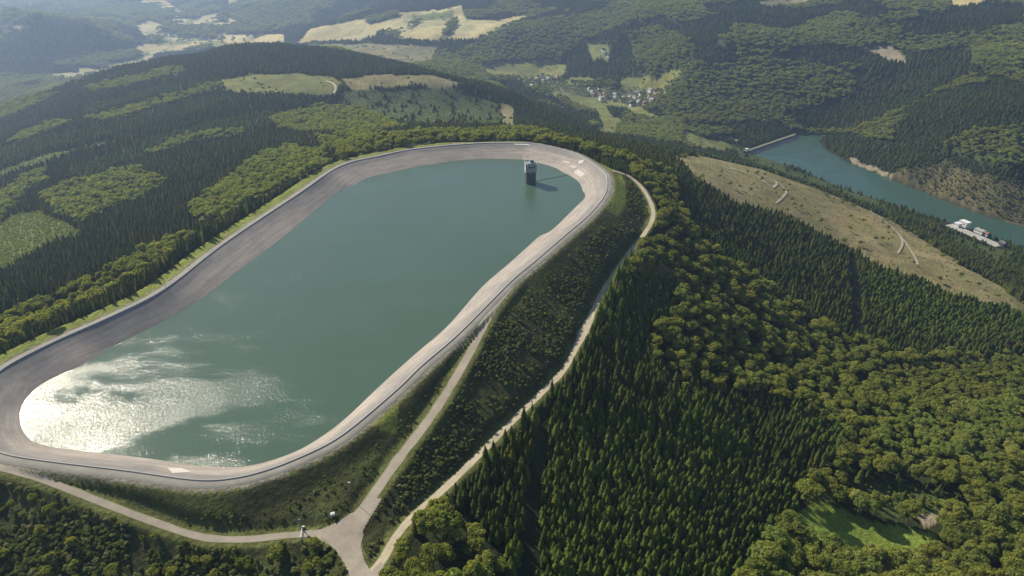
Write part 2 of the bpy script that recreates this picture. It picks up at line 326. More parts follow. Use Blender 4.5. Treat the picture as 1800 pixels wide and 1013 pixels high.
def hit(px, py, tmin=120):
    u = (px - CX) / FPX; v = -(py - CY) / FPX; d = np.array([u, CP + v * SP, -SP + v * CP])
    t = tmin * 1.006 ** np.arange(900); X = d[0] * t; Y = d[1] * t; Z = CAM_H + d[2] * t; H = Hs(X, Y)
    k = max(1, np.argmax(Z < H)); f = (Z[k - 1] - H[k - 1]) / ((Z[k - 1] - H[k - 1]) - (Z[k] - H[k]) + 1e-9); x_ = X[k - 1] + f * (X[k] - X[k - 1]); y_ = Y[k - 1] + f * (Y[k] - Y[k - 1]); return np.array([x_, y_, float(Hs(x_, y_))])

# ------------------------------------------------------------ land cover (class id per ground point)
# classes: 0 spruce 1 broadleaf 2 pale beech 3 young conifer 4 scrub 5 meadow 6 pale field 7 clearcut 8 bare 9 embankment shrubs 10 grass verge 11 young beech thicket 12 mixed 13 village
def poly(s): 
    v = [float(q) for q in s.replace(',', ' ').split()]; return list(zip(v[::2], v[1::2]))
COVER = [
 # far side
 (12, 'px', '880,0 1800,0 1800,300 1500,240 1150,240 900,170 780,90', 1500, 9000),
 (1, 'px', '1205,150 1240,122 1330,115 1450,118 1530,160 1450,185 1400,205 1220,222 1140,190', 1500, 2600),
 (2, 'px', '1215,135 1300,118 1420,120 1400,140 1330,150 1350,185 1260,190 1205,165', 1500, 2600),
 (0, 'px', '1360,112 1400,85 1460,82 1560,100 1610,95 1700,85 1710,130 1640,170 1560,205 1500,232 1410,232 1380,200 1480,190 1520,120', 1500, 2800),
 (2, 'px', '1380,60 1470,25 1520,30 1480,60 1400,82', 1600, 4000), (2, 'px', '1260,70 1340,50 1350,65 1270,85', 1600, 4000),
 (2, 'px', '1560,75 1710,62 1715,72 1740,95 1750,110 1730,125 1710,118 1700,85 1560,80', 1300, 3500),
 (2, 'px', '900,60 945,40 975,70 985,90 930,100 890,88', 1500, 4000),
 (11, 'px', '1750,45 1800,38 1800,55 1760,55', 1500, 4000),
 (8, 'px', '1515,85 1560,80 1595,100 1590,112 1560,108 1540,96', 1500, 3500),
 (7, 'px', '1330,2 1400,-5 1440,2 1400,12 1340,12', 1600, 5000),
 (6, 'px', '1640,4 1680,-5 1790,-5 1740,5 1690,12', 1600, 5000),
 (6, 'px', '520,78 545,50 640,33 700,22 775,18 812,8 818,34 870,36 935,24 900,44 835,70 700,71 560,74', 2000, 6000),
 (5, 'px', '520,95 560,78 680,76 660,84 600,88', 2000, 5000), (12, 'px', '590,84 660,64 670,54 700,56 700,72 620,90', 2000, 5000),
 (7, 'px', '560,85 640,76 770,82 760,110 700,128 600,118', 2000, 5000),
 (5, 'px', '840,118 880,110 960,106 1000,115 985,140 930,145 860,135', 1700, 4000),
 (5, 'px', '935,158 1040,166 1110,185 1168,208 1110,228 1060,240 1040,215 1000,180', 1400, 3500),
 (5, 'px', '1000,138 1030,135 1060,145 1030,150 960,152', 1700, 3500), (5, 'px', '1090,140 1140,132 1160,160 1150,185 1090,165', 1700, 3500),
 (13, 'px', '915,138 985,135 1000,152 1140,158 1160,178 1130,192 1080,178 1000,165 920,152', 1700, 3500),
 (0, 'px', '1068,190 1100,192 1128,208 1100,214 1078,206', 1500, 2600),
 (12, 'px', '990,178 1050,200 1060,225 1035,225', 1300, 2600),
 # upper left valley
 (5, 'px', '150,165 60,185 0,195 0,150 100,115 200,95 260,75 230,30 250,0 420,0 400,30 470,60 420,85 280,95', 2300, 16000),
 (12, 'px', '0,110 60,112 140,122 120,160 40,180 0,170', 2300, 8000),
 (12, 'px', '290,0 400,0 400,40 330,30', 3000, 16000),
 (6, 'px', '238,44 262,36 292,46 270,58 242,54', 2500, 9000), (6, 'px', '330,40 360,28 398,18 380,35 345,46', 2500, 9000), (6, 'px', '380,62 500,60 500,75 430,80 380,72', 2300, 9000),
 (6, 'px', '90,128 150,128 155,140 90,138', 2300, 6000), (8, 'px', '0,42 50,45 50,52 0,54', 2300, 9000),
 (5, 'px', '-300,-300 2100,-300 2100,-4 -300,-4', 5200, 20000),
 # ridge
 (0, 'px', '40,200 220,116 400,80 480,68 560,86 650,122 600,136 520,127 430,129 330,121 150,162 60,210', 1300, 2100),
 (5, 'px', '386,141 440,131 520,128 580,134 602,142 592,167 545,171 470,167 392,163', 1100, 1750),
 (7, 'px', '598,138 680,129 760,134 815,148 790,158 720,152 620,160', 1100, 1800),
 (4, 'px', '600,160 800,155 860,175 900,200 880,225 760,225 700,215 600,200', 1000, 1800),
 (7, 'px', '878,178 905,190 905,232 885,225', 1000, 1800), (0, 'px', '880,155 960,160 1050,230 1050,250 920,232 900,190', 1000, 1800),
 (2, 'px', '155,158 230,138 320,122 330,129 250,150 165,166', 1000, 2200), (2, 'px', '160,212 260,185 385,152 395,158 300,186 190,222', 900, 2000),
 (2, 'px', '20,252 80,222 125,216 120,226 70,240 20,266', 900, 2200), (2, 'px', '225,290 260,262 330,244 430,232 430,240 340,256 270,278', 700, 1500),
 (3, 'px', '0,262 90,240 200,215 330,180 400,168 410,180 330,200 200,238 90,265 0,290', 700, 2000),
 (3, 'px', '150,190 260,160 380,140 385,148 260,172 150,205', 900, 2100),
 (11, 'px', '0,300 70,275 200,246 205,252 80,284 0,312', 700, 2000),
 (3, 'px', '120,300 300,235 480,195 500,215 430,232 330,244 225,290 140,320', 700, 1600),
 (2, 'px', '480,212 560,190 640,196 715,232 640,244 560,240 490,232', 700, 1500),
 (2, 'px', '72,352 130,330 200,308 240,303 298,326 240,362 190,378 145,402 100,378', 500, 1300),
 (2, 'px', '338,372 400,320 450,284 500,266 572,274 578,296 520,322 450,362 385,402 345,392', 500, 1300),
 (2, 'px', '0,350 40,318 85,303 85,325 40,350 5,390 0,395', 500, 1500),
 (11, 'px', '-60,440 25,376 65,371 110,388 147,409 60,447 0,482 -60,500', 500, 1300),
 (1, 'px', '-60,610 0,575 100,535 200,490 260,455 330,420 350,430 290,480 200,530 100,575 0,620', 300, 900),
 # right of the basin
 (1, 'px', '560,250 700,242 900,236 1050,245 1200,290 1130,310 1000,262 700,262 600,290', 650, 1000),
 (0, 'px', '930,236 1040,240 1250,300 1180,318 1100,284 1000,258', 740, 1100),
 (1, 'px', '1105,285 1180,310 1195,380 1240,440 1310,485 1370,530 1440,570 1510,605 1560,622 1640,632 1800,625 2000,625 2000,1200 1200,1200 1240,700 1215,640 1190,500 1150,480 1090,500 1150,400', 150, 900),
 (0, 'px', '1180,300 1290,345 1370,375 1480,440 1560,470 1800,545 2000,600 2000,625 1800,625 1640,632 1560,622 1510,605 1440,570 1370,530 1310,485 1240,440 1195,380', 350, 1000),
 (3, 'px', '1520,470 1800,550 1800,600 1640,600 1530,560', 350, 1000),
 (0, 'px', '1150,480 1190,500 1215,640 1240,700 1330,700 1420,720 1480,780 1450,830 1415,850 1400,900 1370,940 1290,965 1210,1013 1100,1200 850,1200 850,940 780,900 800,850 960,690 1000,650 1060,560 1090,500', 120, 800),
 (3, 'px', '1100,540 1160,480 1195,520 1180,700 1100,640', 200, 700), (3, 'px', '940,720 1220,760 1400,850 1380,930 1200,1200 940,1200', 100, 600),
 (1, 'px', '1130,620 1180,560 1190,500 1215,640 1200,700', 200, 1),
 (18, 'px', '1520,655 1800,628 1950,628 1950,720 1700,740 1580,705', 300, 900),
 (2, 'px', '1500,820 1640,720 1800,700 1900,720 1900,860 1700,830', 200, 1),
 (1, 'px', '650,1200 680,1010 720,945 790,895 850,940 880,1013 880,1200', 100, 420),
 (16, 'px', '1390,915 1440,876 1500,902 1560,922 1640,932 1660,960 1620,985 1540,992 1450,972 1400,945', 150, 600),
 (4, 'px', '1480,840 1560,840 1640,868 1700,890 1680,915 1560,905 1490,880', 150, 600), (8, 'px', '1615,905 1660,900 1665,915 1625,925', 150, 600),  # first outline: grass strips with trees, shade put into the dark scrub colour
 (7, 'px', '1180,276 1230,272 1290,274 1340,290 1400,318 1480,345 1560,385 1650,440 1800,530 1800,555 1700,528 1620,492 1540,470 1460,420 1370,380 1280,350 1220,318', 600, 1250),
 (15, 'px', '1580,300 1660,282 1700,300 1800,325 1950,350 1950,440 1800,402 1700,368 1640,340 1560,312', 1000, 1700), (8, 'px', '1440,250 1480,262 1500,290 1580,318 1570,308 1500,280 1470,258', 1200, 1900),
 (6, 'px', '1278,239 1285,239 1299,244 1297,249 1280,246', 1500, 2400),
 (4, 'px', '1655,392 1700,385 1770,430 1790,440 1760,470 1700,440 1660,415', 700, 1300),
 (2, 'px', '1100,200 1160,215 1250,235 1220,262 1150,250 1080,238', 1100, 2100),
 (5, 'px', '1200,232 1270,250 1310,262 1260,268 1200,255', 1200, 2100),
 (1, 'px', '1100,60 1160,50 1200,70 1180,110 1120,120', 1500, 4000), (2, 'px', '980,40 1040,30 1060,50 1000,70', 1500, 4500), (5, 'px', '1130,150 1180,120 1200,130 1160,165', 1500, 3500),
 (2, 'px', '1100,5 1180,0 1260,30 1200,45', 1500, 5000), (5, 'px', '1030,75 1075,80 1070,110 1040,105', 1500, 3500),
 (1, 'px', '795,38 806,36 792,60 774,68 784,50', 2000, 5000), (1, 'px', '700,57 768,22 776,24 712,52', 2000, 5000), (1, 'px', '640,36 700,24 700,30 650,44', 2000, 5000), (5, 'px', '720,30 775,20 800,20 795,32 730,40', 2000, 5000),
 (4, 'px', '1280,252 1325,262 1400,300 1480,330 1560,360 1550,372 1470,345 1390,315 1300,280', 900, 2000),
 (5, 'px', '1740,442 1800,430 1800,450 1760,450', 700, 1200),
]
COVER = [(a, poly(c), d, e) for a, b, c, d, e in COVER]
trk = ROADS['track'][0]; rmp = ROADS['ramp'][0]; lft = ROADS['left'][0]; sth = ROADS['south'][0]
# embankment ground (world outline): between the crest and the lower track, and the slope below the near road
emb = [tuple(p[:2]) for p in trk] + [tuple(CR[np.argmin(np.hypot(*(CR - np.array(q)).T))]) for q in ((95, 640), (60, 500), (0, 400), (-60, 290), (-130, 260), (-240, 260))] 
low = [tuple(p[:2]) for p in lft] + [tuple(p[:2]) for p in sth] + [(-60, 60), (-600, 60), (-600, 235), (-330, 235)]
mid = [tuple(p[:2]) for p in lft[::-1]] + [tuple(p[:2]) for p in rmp[::-1]] + [(-130, 260), (-240, 270)]
def classify(x, y, z):
    px, py, d = proj(x, y, z); r = np.hypot(x, y); c = np.zeros(np.shape(x), int)
    wob = (fbm(x, y, 30, 5, 3) - .5); qx = px + wob * 16 * np.clip(900 / r, .25, 1); qy = py + (fbm(x, y, 30, 55, 3) - .5) * 12 * np.clip(900 / r, .15, 1)
    far = r > 1900; n = fbm(x, y, 380, 77, 4); c[far & (n > .50)] = 1; c[far & (n > .57)] = 2
    for cl, P, a, b in COVER:
        a2 = a; m = (r > a2) & (r < (b if b > 1 else 1e9)); 
        if cl == 2 and b == 1: m = m & (fbm(x, y, 60, 21, 3) > .48)
        if m.any():
            xs = [p[0] for p in P]; ys = [p[1] for p in P]
            m &= (qx > min(xs)) & (qx < max(xs)) & (qy > min(ys)) & (qy < max(ys))
            i = np.where(m)[0] if c.ndim == 1 else None
            if len(i): i = i[inpoly(qx[i], qy[i], P)]; c[i] = cl
    n4 = fbm(x, y, 170, 95, 4); c[(c == 5) & (r > 2300) & (px < 560) & (n4 > .54)] = 1; c[(c == 5) & (r > 2300) & (px < 560) & (n4 < .42)] = 6
    i12 = c == 12; n2 = fbm(x, y, 260, 91, 4); c[i12] = np.where(n2[i12] > .53, 2, np.where(n2[i12] > .47, 1, 0))
    nr_ = np.where(r < 1100)[0]
    if len(nr_):
        X, Y = x[nr_], y[nr_]; ds = sd_crest(X, Y); cc = c[nr_]
        e = inpoly(X, Y, emb) | inpoly(X, Y, low) | inpoly(X, Y, mid); cc[e] = 9
        cc[(ds < 8)] = 17; cc[(ds > 0) & (ds < 19) & (((X < -60) & (Y > 270)) | (Y > 560))] = 10
        for P, wd in allroads:
            dd = seg_dist(X, Y, P[::3])[0]; cc[(dd < wd / 2 + 1.2 + 2.8 * vnoise(X / 9, Y / 9, 4)) & (ds > 0)] = 17
        cc[ds < 7] = 14; c[nr_] = cc
    return c
fx, fy, fz = TX.ravel(), TY.ravel(), TZ.ravel(); CLS = classify(fx, fy, fz)
ALB = np.array([(.026, .034, .016), (.038, .050, .022), (.075, .100, .036), (.030, .042, .018), (.065, .090, .035), (.170, .185, .062), (.430, .370, .190), (.270, .240, .140), (.30, .26, .20), (.052, .056, .026), (.165, .195, .045), (.110, .150, .046), (.03, .04, .02), (.12, .14, .07), (.2, .19, .17), (.125, .108, .065), (.180, .250, .050), (.120, .135, .048), (.05, .065, .025)])
alb = ALB[CLS]
rr = np.hypot(fx, fy); farf = rr > 5800
fcol = np.array([(.030, .046, .020), (.050, .072, .028), (.080, .105, .040)])
for k in range(3): m = farf & (CLS == k); alb[m] = fcol[k]
n = fbm(fx, fy, 220, 41, 4)[:, None]
m5 = (CLS == 5) | (CLS == 6) | (CLS == 7); fieldn = vnoise(fx / 160 + .3 * fy / 160, fy / 210, 66)
alb[m5] = alb[m5] * (0.8 + .45 * fieldn[m5])[:, None] * np.c_[1 + .25 * (n[m5, 0] - .5), np.ones(m5.sum()), 1 - .3 * (n[m5, 0] - .5)]
m7 = CLS == 7; g = np.clip((fbm(fx, fy, 45, 61, 4) - .42) * 6, 0, 1)[:, None]; alb[m7] = (alb * (1 - g * .5) + np.array([.15, .150, .065]) * g * .5)[m7]
m9 = CLS == 9; g = np.clip((fbm(fx, fy, 22, 62, 4) - .45) * 5, 0, 1)[:, None]; alb[m9] = (alb * (1 - g * .6) + np.array([.085, .10, .035]) * g * .6)[m9]
alpha = np.where(CLS <= 3, np.where(farf, 1.0, .15), .1)
ii, jj = np.meshgrid(np.arange(na - 1), np.arange(nr - 1), indexing='ij'); q = (ii * nr + jj).ravel()
terr = mesh('terrain', np.c_[fx, fy, fz], np.c_[q, q + nr, q + nr + 1, q + 1][:, ::-1], M['ground'], smooth=True)
att = terr.data.color_attributes.new('cover', 'FLOAT_COLOR', 'POINT'); att.data.foreach_set('color', np.c_[alb, alpha].astype(np.float32).ravel())
tag(terr, kind='structure')

# ------------------------------------------------------------ basin: lining, parapet, crest road, water
def loft(name, prof, mat, z_fn=None):
    """prof: list of (offset, z); offset + outward"""
    n = len(CR); V = []; 
    for o_, z_ in prof:
        oo = o_(off) if callable(o_) else np.full(n, float(o_)); zz = z_(off) if callable(z_) else np.full(n, float(z_))
        V.append(np.c_[CR + CN * oo[:, None], zz])
    k = len(prof); F = []
    i = np.arange(n); j = (i + 1) % n
    for a in range(k - 1): F.append(np.c_[a * n + i, a * n + j, (a + 1) * n + j, (a + 1) * n + i][:, ::-1])
    return mesh(name, np.vstack(V), np.vstack(F), mat)
def lining_mat():
    m, nt, b, out = new_mat('asphalt_concrete_lining'); 
    at = nt.nodes.new('ShaderNodeAttribute'); at.attribute_name = 'slope_uv'; uv = at.outputs['Vector']
    sep = nt.nodes.new('ShaderNodeSeparateXYZ'); nt.links.new(uv, sep.inputs[0])
    def mp(sx, sy, sc, det=4, ro=.6):
        q = nt.nodes.new('ShaderNodeMapping'); q.inputs['Scale'].default_value = (sx, sy, 1); nt.links.new(uv, q.inputs[0]); return noise(nt, q.outputs[0], sc, det, ro)
    streak = mp(.02, .35, 1, 5, .65); blot = mp(.05, .12, 1, 5, .7); fine = mp(.8, .8, 1, 4, .7); panel = mp(.25, .01, 1, 1)
    c = ramp(nt, streak, [(.25, (.19, .180, .158)), (.5, (.27, .256, .230)), (.75, (.355, .340, .312))])
    c = mix(nt, c, ramp(nt, blot, [(.3, (.72, .72, .74)), (.6, (1.08, 1.04, 1.0))]), 1.0, 'MULTIPLY')
    c = mix(nt, c, ramp(nt, fine, [(.3, (.86, .86, .86)), (.7, (1.1, 1.1, 1.1))]), 1.0, 'MULTIPLY')
    # upper third weathered darker in long bands, reddish just above the water
    up = ramp(nt, math_n(nt, 'ADD', sep.outputs['Y'], math_n(nt, 'MULTIPLY', blot, 6.0)), [(0, (0, 0, 0)), (1, (1, 1, 1))])
    yn = math_n(nt, 'DIVIDE', math_n(nt, 'ADD', sep.outputs['Y'], math_n(nt, 'MULTIPLY', math_n(nt, 'SUBTRACT', blot, .5), 9.0)), 16.0)
    c = mix(nt, c, ramp(nt, yn, [(0, (.9, .9, .92)), (.12, (.72, .72, .76)), (.38, (.78, .76, .78)), (.6, (1.0, .97, .95)), (.95, (1.14, 1.07, 1.02))]), 1.0, 'MULTIPLY')
    v = nt.nodes.new('ShaderNodeTexWave'); v.wave_type = 'BANDS'; v.bands_direction = 'X'; v.inputs['Scale'].default_value = .055; v.inputs['Distortion'].default_value = .3
    nt.links.new(uv, v.inputs['Vector']); c = mix(nt, c, ramp(nt, v.outputs['Fac'], [(0, (.9, .9, .9)), (.05, (1, 1, 1))]), 1.0, 'MULTIPLY')
    pt = mp(.03, .05, 1, 2); pm = ramp(nt, math_n(nt, 'ADD', math_n(nt, 'MULTIPLY', pt, .8), math_n(nt, 'MULTIPLY', blot, .25)), [(.66, (0, 0, 0)), (.68, (1, 1, 1))])
    nt.links.new(c, b.inputs['Base Color']); b.inputs['Roughness'].default_value = .72; bump(nt, fine, .3, .1, b); return m
M['lining'] = lining_mat(); M['concrete'] = plain('parapet_concrete', (.38, .36, .33), .8, .2, .4)
sl_ = lambda k: (lambda o: -o * k)
lin = loft('basin_lining', [(0, .05)] + [(sl_(f), (lambda f: (lambda o: .05 + (WATER_Z - .05) * f + 0 * o))(f)) for f in (.25, .5, .75, 1.0, 1.7)], M['lining'])
ss = np.r_[0, np.cumsum(np.linalg.norm(np.diff(CR, axis=0), axis=1))]
luv = np.vstack([np.c_[ss, off * f * 1.2, ss * 0] for f in (0, .25, .5, .75, 1.0, 1.7)])
a_ = lin.data.attributes.new('slope_uv', 'FLOAT_VECTOR', 'POINT'); a_.data.foreach_set('vector', luv.astype(np.float32).ravel())
tag(lin, 'pale asphalt concrete slope lining the inside of the oval upper basin', 'basin lining')
MBp = MB(); n = len(CR)
par = loft('parapet_wall', [(0, -.3), (0, .5), (.08, .58), (.42, .58), (.5, .5), (.5, -.3)], M['concrete'])
tag(par, 'low concrete parapet wall running round the rim of the upper basin', 'wall')
crr = loft('crest_road', [(.45, .04), (2.4, .10), (4.4, .0), (5.2, -.5)], M['crest']); tag(crr, kind='structure')

def water_mat(name, deep, rough, calm):
    m, nt, b, out = new_mat(name); p = wpos(nt)
    f = noise(nt, p, .012, 4, .6); c = mix(nt, tuple(x * .9 for x in deep), tuple(x * 1.1 for x in deep), f)
    nt.links.new(c, b.inputs['Base Color']); b.inputs['IOR'].default_value = 1.33
    mp_ = nt.nodes.new('ShaderNodeMapping'); mp_.inputs['Rotation'].default_value = (0, 0, .7); mp_.inputs['Scale'].default_value = (1.0, 2.4, 1); nt.links.new(p, mp_.inputs[0]); patch = noise(nt, mp_.outputs[0], .014, 7, .68); g = ramp(nt, patch, [(.42, (rough * .72,) * 3), (.56, (rough,) * 3)])
    nt.links.new(g, b.inputs['Roughness'])
    n1 = noise(nt, p, 1.6, 3, .6); n2 = noise(nt, p, .5, 2, .5); h = math_n(nt, 'ADD', math_n(nt, 'MULTIPLY', n1, .21), math_n(nt, 'MULTIPLY', n2, .15))
    bm = nt.nodes.new('ShaderNodeBump'); bm.inputs['Distance'].default_value = 1.0
    nt.links.new(ramp(nt, patch, [(.42, (calm,) * 3), (.62, (1, 1, 1))]), bm.inputs['Strength'])
    nt.links.new(h, bm.inputs['Height']); nt.links.new(bm.outputs[0], b.inputs['Normal']); return m
M['water'] = water_mat('basin_water', (.062, .106, .072), .130, .3)
M['lake'] = water_mat('lake_water', (.040, .088, .064), .16, .3)
WI = CR - CN * (off - 1.2)[:, None]
wt = mesh('water', np.c_[WI, np.full(n, WATER_Z)], [tuple(range(n))], M['water']); tag(wt, kind='structure')
c0 = LAKE.mean(0); lk = seg_dist
LN = normals(LAKE if np.sum(LAKE[:, 0] * np.roll(LAKE[:, 1], -1) - np.roll(LAKE[:, 0], -1) * LAKE[:, 1]) > 0 else LAKE[::-1])
LP = LAKE if np.sum(LAKE[:, 0] * np.roll(LAKE[:, 1], -1) - np.roll(LAKE[:, 0], -1) * LAKE[:, 1]) > 0 else LAKE[::-1]
lake = mesh('lake', np.c_[LP + LN * 6, np.full(len(LP), LAKE_Z)], [tuple(range(len(LP)))], M['lake']); tag(lake, kind='structure')

# ------------------------------------------------------------ road strips
def strip(name, P, wd, mat, lift=.10, nc=9, zfix=None, wob=.5):
    P = np.asarray(P); T = np.gradient(P[:, :2], axis=0); T /= np.linalg.norm(T, axis=1)[:, None] + 1e-9; Nn = np.c_[T[:, 1], -T[:, 0]]; V = []
    s = np.arange(len(P)); wl = wd * (1 + wob * .35 * (vnoise(s / 6., s * 0, 3) - .5)); 
    for k in range(nc):
        q = P[:, :2] + Nn * (wl * (k / (nc - 1) - .5))[:, None]; V.append(np.c_[q, Hs(q[:, 0], q[:, 1]) + lift])
    V = np.stack(V, 1).reshape(-1, 3); F = []
    for i in range(len(P) - 1):
        for k in range(nc - 1): a = i * nc + k; F.append((a, a + nc, a + nc + 1, a + 1))
    o = mesh(name, V, F, mat, smooth=True); a = o.data.attributes.new('across', 'FLOAT', 'POINT'); a.data.foreach_set('value', np.tile(np.linspace(0, 1, nc), len(P)).astype(np.float32))
    return tag(o, kind='structure')
strip('ramp_road', resample(rmp, 1.2), 5.6, M['road']); strip('access_road', resample(lft, 1.2), 3.9, M['road'])
strip('lower_road', resample(sth, 1.2), 6.8, M['road'], .11)
wtr = resample(trk, 1.2); wv = 4.3 + 3.5 * np.exp(-((np.arange(len(wtr)) - np.argmin(np.hypot(*(wtr[:, :2] - bp([(1028, 580)], -28.5)[0, :2]).T))) / 14.) ** 2)
strip('gravel_track', wtr, wv, M['track'], .09)
# paved junction: fine cells inside its outline
jp = bp([(540,944),(560,934),(590,921),(625,900),(648,878),(672,880),(655,905),(640,930),(634,958),(640,985),(652,1002),(668,985),(685,1005),(672,1040),(620,1030),(606,990),(585,962),(560,950)], -11.5)[:, :2]
gx, gy = np.meshgrid(np.arange(jp[:, 0].min(), jp[:, 0].max(), .5), np.arange(jp[:, 1].min(), jp[:, 1].max(), .5), indexing='ij')
gz = Hs(gx, gy) + .14; ins = inpoly(gx[:-1, :-1] + .25, gy[:-1, :-1] + .25, jp); gi, gj = np.where(ins); k = gi * gx.shape[1] + gj
jn = mesh('road_junction', np.c_[gx.ravel(), gy.ravel(), gz.ravel()], np.c_[k, k + gx.shape[1], k + gx.shape[1] + 1, k + 1], M['road']); aj = jn.data.attributes.new('across', 'FLOAT', 'POINT'); aj.data.foreach_set('value', np.full(gx.size, .35, np.float32)); tag(jn, kind='structure')
def far_track(name, px, wd, mat, lift=.5):
    P = np.array([hit(a, b, 500)[:2] for a, b in px]); strip(name, resample(np.c_[P, P[:, 0] * 0], 4.), wd, mat, lift)
far_track('hillside_track', [(1255,290),(1280,297),(1300,302),(1325,308),(1345,322),(1358,330),(1365,322),(1352,315),(1335,308)], 4.2, M['track'], .9)
far_track('hillside_track', [(1345,316),(1372,326),(1382,338),(1375,348),(1364,358)], 3.7, M['track'], .7)
far_track('hillside_track', [(1488,350),(1520,366),(1545,382),(1570,402),(1590,425),(1605,448),(1613,466)], 3.7, M['track'], .7)
far_track('hillside_track', [(1582,415),(1586,430),(1578,446)], 3.2, M['track'], .9)
far_track('hillside_track', [(1690,452),(1720,472),(1760,496),(1795,518)], 3.6, M['track'], .7)
far_track('meadow_track', [(573,143),(585,147),(590,154),(588,162),(582,167)], 5, M['track'], .8)

# ------------------------------------------------------------ plant prototypes
def spruce_mesh(seed, H=20., tiers=15, pts=9, slim=1.0):
    """ragged conifer crown: whorls of tilted branch sprays round a slim core"""
    r_ = random.Random(seed); V = []; F = []; m_ = 6; z1 = H * .93
    V += [(0, 0, z1)] + [(H * .085 * slim * math.cos(6.28318 * i / m_), H * .085 * slim * math.sin(6.28318 * i / m_), H * .12) for i in range(m_)]
    F += [(0, 1 + i, 1 + (i + 1) % m_) for i in range(m_)]
    for k in range(tiers):
        f = k / (tiers - 1); z0 = H * (.12 + .84 * f); R_ = H * .185 * slim * (1 - f) ** .72 + .35; n_ = max(4, int(pts * (1 - .45 * f))); ph = r_.random() * 6.28
        for i in range(n_):
            a = ph + 6.28318 * i / n_ + r_.uniform(-.3, .3); L = R_ * r_.uniform(.72, 1.2); wd = L * r_.uniform(.34, .5) + .18; dz = -L * r_.uniform(.05, .32); zz = z0 + r_.uniform(-.35, .35)
            c, s_ = math.cos(a), math.sin(a); b = len(V)
            def T(r, w_, z): return (r * c - w_ * s_, r * s_ + w_ * c, zz + z)
            V += [T(0, 0, .35), T(L * .55, -wd, dz * .55 - .12), T(L, 0, dz), T(L * .55, wd, dz * .55 - .12), T(L * .5, 0, dz * .3 + .35 + .05 * L)]
            F += [(b, b + 1, b + 4), (b + 1, b + 2, b + 4), (b + 2, b + 3, b + 4), (b + 3, b, b + 4)]
    b = len(V); V += [(-.25, 0, H * .9), (.25, 0, H * .9), (0, .25, H * .9), (0, 0, H * 1.02)]; F += [(b, b + 1, b + 3), (b + 1, b + 2, b + 3), (b + 2, b, b + 3)]
    return V, F
def leafy(seed, rx, rz, cz, lobes, leaves, ls, core=True):
    r_ = np.random.default_rng(seed); V = []; F = []
    L = [(0, 0, cz, rx * .55, rz * .66)]
    for k in range(lobes):
        a = r_.uniform(0, 6.28); e = r_.uniform(-.35, 1.0); q = rx * r_.uniform(.5, .82) * math.sqrt(max(0, 1 - e * e * .75))
        L.append((q * math.cos(a), q * math.sin(a), cz + e * rz * .58, rx * r_.uniform(.22, .46), rz * r_.uniform(.20, .44)))
    for (x, y, z, a, c) in L:
        n_ = int(leaves * (a / rx) * 1.6); d = r_.normal(size=(n_, 3)); d[:, 2] = np.abs(d[:, 2]) * 1.0 - .35; d /= np.linalg.norm(d, axis=1)[:, None]
        P = np.array([x, y, z]) + d * np.array([a, a, c]) * r_.uniform(.80, 1.10, (n_, 1))
        nn = d + r_.normal(0, .38, (n_, 3)); nn /= np.linalg.norm(nn, axis=1)[:, None]
        t = np.cross(nn, r_.normal(size=(n_, 3))); t /= np.linalg.norm(t, axis=1)[:, None]; bt = np.cross(nn, t); s = ls * r_.uniform(.6, 1.35, (n_, 1))
        for i in range(n_):
            b = len(V); V += [P[i] + t[i] * s[i], P[i] + bt[i] * s[i] * .8, P[i] - t[i] * s[i], P[i] - bt[i] * s[i] * .8]; F.append((b, b + 1, b + 2, b + 3))
        if core:
            b = len(V); m_ = 7
            V += [np.array([x, y, z + c * .82])] + [np.array([x + a * .8 * math.cos(6.28 * i / m_), y + a * .8 * math.sin(6.28 * i / m_), z]) for i in range(m_)] + [np.array([x, y, z - c * .8])]
            for i in range(m_): F.append((b, b + 1 + i, b + 1 + (i + 1) % m_)); F.append((b + m_ + 1, b + 1 + (i + 1) % m_, b + 1 + i))
    return V, F
def trunk_mesh(H, r, limbs, seed):
    r_ = random.Random(seed); b = MB(); b.tube((0, 0, -1.5), (0, 0, H * .45), r, r * .7, 7); b.tube((0, 0, H * .45), (0, 0, H * .82), r * .7, r * .2, 6)
    for k in range(limbs):
        a = r_.random() * 6.28; z = H * r_.uniform(.3, .6); l = H * r_.uniform(.15, .24); b.tube((0, 0, z), (l * math.cos(a), l * math.sin(a), z + l * .7), r * .35, r * .1, 5)
    return b.V, b.F
PROTO = {}
def proto(kind, vi, crown, trunk, mat):
    c = mesh('crown', crown[0], crown[1], mat, link=False); t = mesh('trunk', trunk[0], trunk[1], M['bark'], link=False) if trunk else None
    PROTO.setdefault(kind, []).append((c.data, t.data if t else None))
for k in range(6): proto('spruce', k, spruce_mesh(10 + k, (20, 21.5, 23, 24.5, 17, 26)[k], 15, 9, (.95, 1.15, .8, 1.0, 1.3, .88)[k]), trunk_mesh(20, .25, 0, k), M['spruce'])
for k in range(3): proto('larch', k, spruce_mesh(30 + k, 15 + 1.2 * k, 12, 9, (1.25, 1.1, 1.35)[k]), trunk_mesh(15, .2, 0, k), M['larch'])
for k in range(5): proto('leaf', k, leafy(50 + k, 5.2 + .5 * (k % 3), 5.0 + .6 * (k % 2), 10.5, 18, 130, .58), trunk_mesh(15, .32, 6, k), M['leaf'])
for k in range(3): proto('beech', k, leafy(70 + k, 5.4, 4.6, 10.5, 19, 130, .56), trunk_mesh(14, .3, 5, k), M['beech'])
for k in range(4): proto('shrub', k, leafy(90 + k, 1.35, 1.1, .95, 5, 55, .26), None, M['shrub'])
for k in range(2): proto('thicket', k, leafy(110 + k, 2.2, 2.0, 2.0, 5, 50, .45), None, M['beech'])
TRUNK_KIND = ('spruce', 'larch', 'leaf', 'beech')

